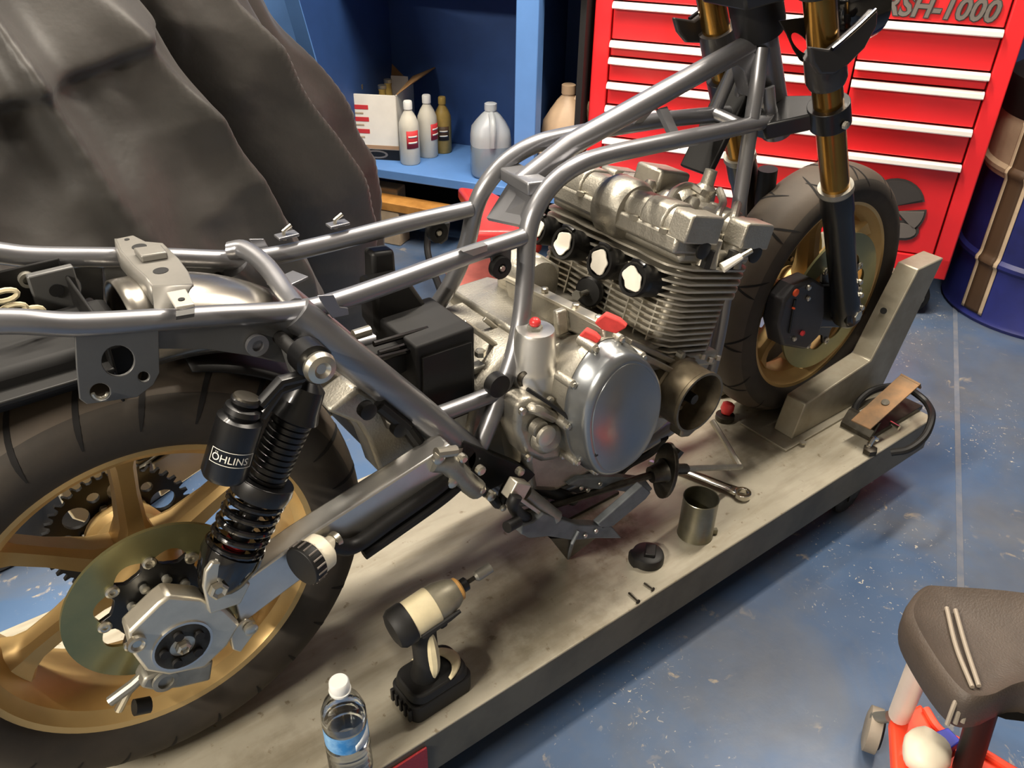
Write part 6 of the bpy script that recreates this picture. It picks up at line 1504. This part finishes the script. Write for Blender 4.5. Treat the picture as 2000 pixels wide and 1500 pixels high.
# ================================================================== covered machine behind
def cover():
    t_lab = 'large machine under a black fabric cover behind the motorcycle'
    c = V((0.14, 1.40, FLOOR_Z)); yaw = math.radians(18)
    ex = V((math.cos(yaw), math.sin(yaw), 0)); ey = V((-ex.y, ex.x, 0))
    NU, NV = 760, 190
    def prof(v):
        h = 1.30 * v
        sx = 0.965 - 0.08 * v - 0.50 * max(0, v - 0.25) ** 1.5
        sy = 0.58 - 0.04 * v - 0.34 * max(0, v - 0.38) ** 1.25
        return sx, sy, h
    # hanging folds: (angle at the base, drift with height, width, depth, from height, to height)
    FOLDS = [(-78, -26, 3, 0.055, 0.2, 1.0), (-45, -24, 3, -0.06, 0.1, 0.95), (-57, -28, 3, -0.065, 0.0, 0.95), (-25, -12, 3, 0.05, 0.0, 0.7), (-104, 10, 4, -0.045, 0.0, 0.45), (-118, -14, 4, 0.05, 0.1, 0.8), (-92, -20, 4, 0.05, 0.3, 1.0), (-18, -6, 5, 0.05, 0.0, 0.62), (-31, -10, 4, 0.075, 0.0, 0.75), (-40, -16, 5, -0.07, 0.0, 0.85), (-50, -20, 6, 0.09, 0.0, 0.95), (-62, -14, 4, -0.06, 0.0, 0.8), (-70, -22, 5, 0.06, 0.1, 0.9),
             (-86, -8, 6, -0.05, 0.0, 0.55), (-97, 6, 8, 0.05, 0.0, 0.5), (-112, 10, 6, -0.05, 0.0, 0.62), (-124, 8, 9, 0.06, 0.0, 0.7), (-140, 4, 6, -0.05, 0, 0.6), (-155, 0, 8, 0.05, 0, 0.7), (-8, 0, 4, -0.05, 0, 0.5), (6, 2, 5, 0.05, 0, 0.6), (25, 0, 6, 0.05, 0, 0.6), (60, 0, 8, 0.06, 0, 0.6), (100, 0, 8, 0.06, 0, 0.6), (140, 0, 8, 0.06, 0, 0.6), (170, 0, 8, 0.05, 0, 0.6)]
    def fold(adeg, v):
        s = 0
        for (a0, dr, w, d, v0, v1) in FOLDS:
            x = ((adeg - a0 - dr * v - 2.5 * math.sin(5 * v + a0) + 180) % 360 - 180) / (0.62 * w * (1.15 - 0.45 * v))
            if abs(x) > 4: continue
            f = max(0, min(1, (v1 - v) / 0.25)) * max(0.0, min(1, (v - v0) / 0.05 + 0.3))
            s += 1.3 * d * math.exp(-abs(x) ** 1.15) * f
        return s
    # sagging swags across the facing side: arcs that hang between two high points
    SWAGS = [(-128, 24, 0.66, 0.15, 0.05, 0.030), (-120, 28, 0.46, 0.12, 0.045, 0.035), (-135, 22, 0.30, 0.10, 0.035, 0.030), (-100, 20, 0.36, 0.10, 0.045, 0.028), (-105, 26, 0.80, 0.10, 0.04, 0.03)]
    def swag(adeg, v):
        s = 0
        for (a0, hw, v0, sag, dep, wd) in SWAGS:
            x = ((adeg - a0 + 180) % 360 - 180) / hw
            if abs(x) > 1: continue
            vc = v0 - sag * (1 - x * x); y = (v - vc) / wd; e = (1 - x * x) ** 0.6
            s += dep * e * ((math.exp(-(max(0, y) / 2.6) ** 2)) if y > 0 else math.exp(-(y * 2.2) ** 2)) 
        return s
    def fn(u, v):
        a = 2 * PI * u; sx, sy, h = prof(v)
        ca, sa = math.cos(a), math.sin(a); ex_ = 0.75
        px = math.copysign(abs(ca) ** ex_, ca); py = math.copysign(abs(sa) ** ex_, sa)
        deg = math.degrees(a)
        d = (fold(deg, v) + swag(deg, v)) * (1 if v < 0.9 else (1 - v) / 0.1)
        d += 0.040 * noise.noise(V((px * 1.8, py * 1.8, h * 2.2))) + 0.012 * noise.noise(V((px * 6, py * 6 + 4, h * 6.0))) + 0.028 * (0.35 - abs(noise.noise(V((px * 5 + 3 + h * 2, py * 5, h * 5.0))))) + 0.007 * noise.noise(V((px * 11 + 3, py * 11, h * 9.0)))
        q = V((sx * px, sy * py, 0)); ln = q.length or 1; q = q * ((ln + d) / ln)
        z = FLOOR_Z + 0.005 + h + 0.05 * noise.noise(V((px * 1.5, py * 1.5, 2.0))) * v
        p = c + ex * q.x + ey * q.y
        return V((p.x, p.y, z))
    m = MB().grid(fn, NU, NV, wrap=True)
    m.f.append(tuple(NV * NU + k for k in range(NU)))
    o = m.build('bike_cover', 'cover_cloth', angle=180); sm = o.modifiers.new('smooth', 'SMOOTH'); sm.factor = 0.5; sm.iterations = 5
    tag(o, t_lab, 'cover')
cover()

# ================================================================== rolling stool in the near corner
def stool():
    seatz = 0.21
    corner = [(1772, 1185), (1790, 1150), (1830, 1138), (2060, 1168), (2300, 1260), (2250, 1460), (1960, 1405), (1860, 1440), (1830, 1400)]
    px = [(1770, 1190), (1800, 1144), (1850, 1140), (2040, 1160), (2220, 1230), (2260, 1330), (2180, 1400), (2020, 1338), (1925, 1368), (1868, 1352), (1800, 1260)]
    c = P(1960, 1290, z=seatz); base = V((c.x + 0.05, c.y - 0.03, FLOOR_Z))
    t = thing('roller_stool', 'brown padded tractor style roller stool with bright orange tray in the near corner', 'stool', base)
    outl = catmull([P(a, b, z=seatz) for a, b in px], 5, closed=True); cc = sum(outl, V()) / len(outl)
    rings = []
    for (sc, dz) in ((0.90, -0.062), (0.975, -0.060), (1.0, -0.045), (1.005, -0.020), (0.985, -0.004), (0.93, 0.002), (0.80, -0.006), (0.5, -0.012), (0.15, -0.014)):
        rings.append([V((cc.x + (p.x - cc.x) * sc, cc.y + (p.y - cc.y) * sc, seatz + dz)) for p in outl])
    ls = loft(rings); ls.build('seat_cushion', 'stool_vinyl', t, angle=60)
    # raised seams: two long ones on top and three short ones down the front edge
    def seam(pts): MB().tube(pts, 0.0032, 8).build('seat_seam', 'stool_piping', t)
    for (p0, p1, p2) in (((1849, 1187), (1868, 1265), (1899, 1342)), ((1866, 1191), (1886, 1262), (1912, 1340))):
        seam(catmull([P(*p0, z=seatz - 0.004), P(*p1, z=seatz - 0.005), P(*p2, z=seatz - 0.002)], 6))
    for (p0, p1) in (((1874, 1352), (1856, 1402)), ((1888, 1350), (1872, 1400)), ((1902, 1348), (1886, 1398))):
        o_ = (CAM_LOC - P(*p0, z=seatz - 0.02)); o_.z = 0; o_ = o_.normalized() * 0.010; seam(catmull([P(*p0, z=seatz - 0.010) + o_ * 0.5, P(p0[0] * 0.6 + p1[0] * 0.4, p0[1] * 0.6 + p1[1] * 0.4, z=seatz - 0.025) + o_ * 1.4, P(*p1, z=seatz - 0.045) + o_ * 1.4], 4))
    MB().lathe(V((cc.x, cc.y, seatz - 0.075)), WZ, [(0, 0.06), (0.015, 0.08)], 20).build('seat_plate', 'black_satin', t)
    # orange base tray: a dished plate spreading to the legs
    oz = -0.085
    tray_px = [(1740, 1400), (1770, 1388), (1800, 1372), (1812, 1395), (1835, 1428), (1880, 1455), (1920, 1470), (2010, 1520), (2150, 1560), (2200, 1700), (1760, 1760)]
    tr = [P(a, b, z=oz) for a, b in tray_px]
    MB().prism(tr, (0, 0, -0.025)).build('tool_tray', 'orange_plastic', t, bevel=0.006, seg=3)
    rim = catmull([P(a, b, z=oz + 0.006) for a, b in ((1808, 1385), (1835, 1425), (1880, 1452), (1925, 1472), (2010, 1520), (2140, 1560))], 5)
    MB().tube(rim, 0.007, 10).build('tray_rim', 'orange_plastic', t)
    # slanting cream leg tube and caster
    a = P(1757, 1396, z=-0.075); b = P(1800, 1290, z=0.14); b = b + (b - a) * 0.1
    MB().tube([a, b], 0.0175, 18).build('leg_tube', 'post_white', t)
    for k in (0.25, 0.40, 0.55, 0.7):
        q = a.lerp(b, k); d = (CAM_LOC - q).normalized(); MB().cyl(q + d * 0.015, q + d * 0.0182, 0.003 if k < 0.6 else 0.0045, n=10).build('leg_hole', 'black_matte', t)
    w = P(1705, 1425, z=FLOOR_Z + 0.0405); wd = V((0.45, -0.85, 0)).normalized()
    MB().lathe(w - wd * 0.013, wd, [(0, 0.030), (0.003, 0.040), (0.023, 0.040), (0.026, 0.030)], 32).build('caster_wheel', 'caster_tread', t)
    MB().lathe(w + wd * 0.012, wd, [(0, 0.031), (0.003, 0.030), (0.004, 0.010)], 28).build('caster_face', 'black_satin', t)
    MB().tube([w + WZ * 0.03 - wd * 0.005, P(1738, 1400, z=-0.10)], 0.010, 12).build('caster_fork', 'dull_alloy', t)
    MB().cyl(V((cc.x + 0.02, cc.y - 0.02, oz)), V((cc.x, cc.y, seatz - 0.07)), 0.02, n=14).build('column', 'black_satin', t)
    # things on the tray
    bc = P(1800, 1490, z=oz + 0.001)
    q = thing('rag_ball', 'crumpled pale rag lying on the orange stool tray', 'rag', bc)
    s = MB().sphere(bc + WZ * 0.03, 0.042, 22, 14, (1.0, 0.85, 0.72))
    s.v = [v + (v - bc - WZ * 0.03).normalized() * 0.006 * noise.noise(v * 38) for v in s.v]; s.build('cloth', 'plastic_cream', q)
    bc2 = P(1838, 1462, z=oz + 0.001); q = thing('blue_wrapper', 'small folded blue wrapper beside the pale rag on the tray', 'wrapper', bc2)
    s = MB().prism([bc2 + V((x, y, 0.001)) for x, y in ((-0.02, -0.012), (0.018, -0.016), (0.024, 0.010), (0.0, 0.018), (-0.018, 0.010))], (0.004, 0, 0.020)); s.build('foil', 'blue_cap', q, bevel=0.002)
mat('caster_tread', '8a8072', 0.6, var=0.2, vscale=30)
stool()

# dark machine part standing behind the drum: black barrel top at the right frame edge
settle_things()
for o in list(bpy.data.objects):
    if o.type == 'MESH' and o.parent is None and o.get('kind') != 'structure':
        vs = [v.co for v in o.data.vertices]; lo = V((min(v.x for v in vs), min(v.y for v in vs), min(v.z for v in vs))); hi = V((max(v.x for v in vs), max(v.y for v in vs), max(v.z for v in vs)))
        b = V(((lo.x + hi.x) / 2, (lo.y + hi.y) / 2, lo.z)); o.data.transform(Matrix.Translation(-b)); o.location = b
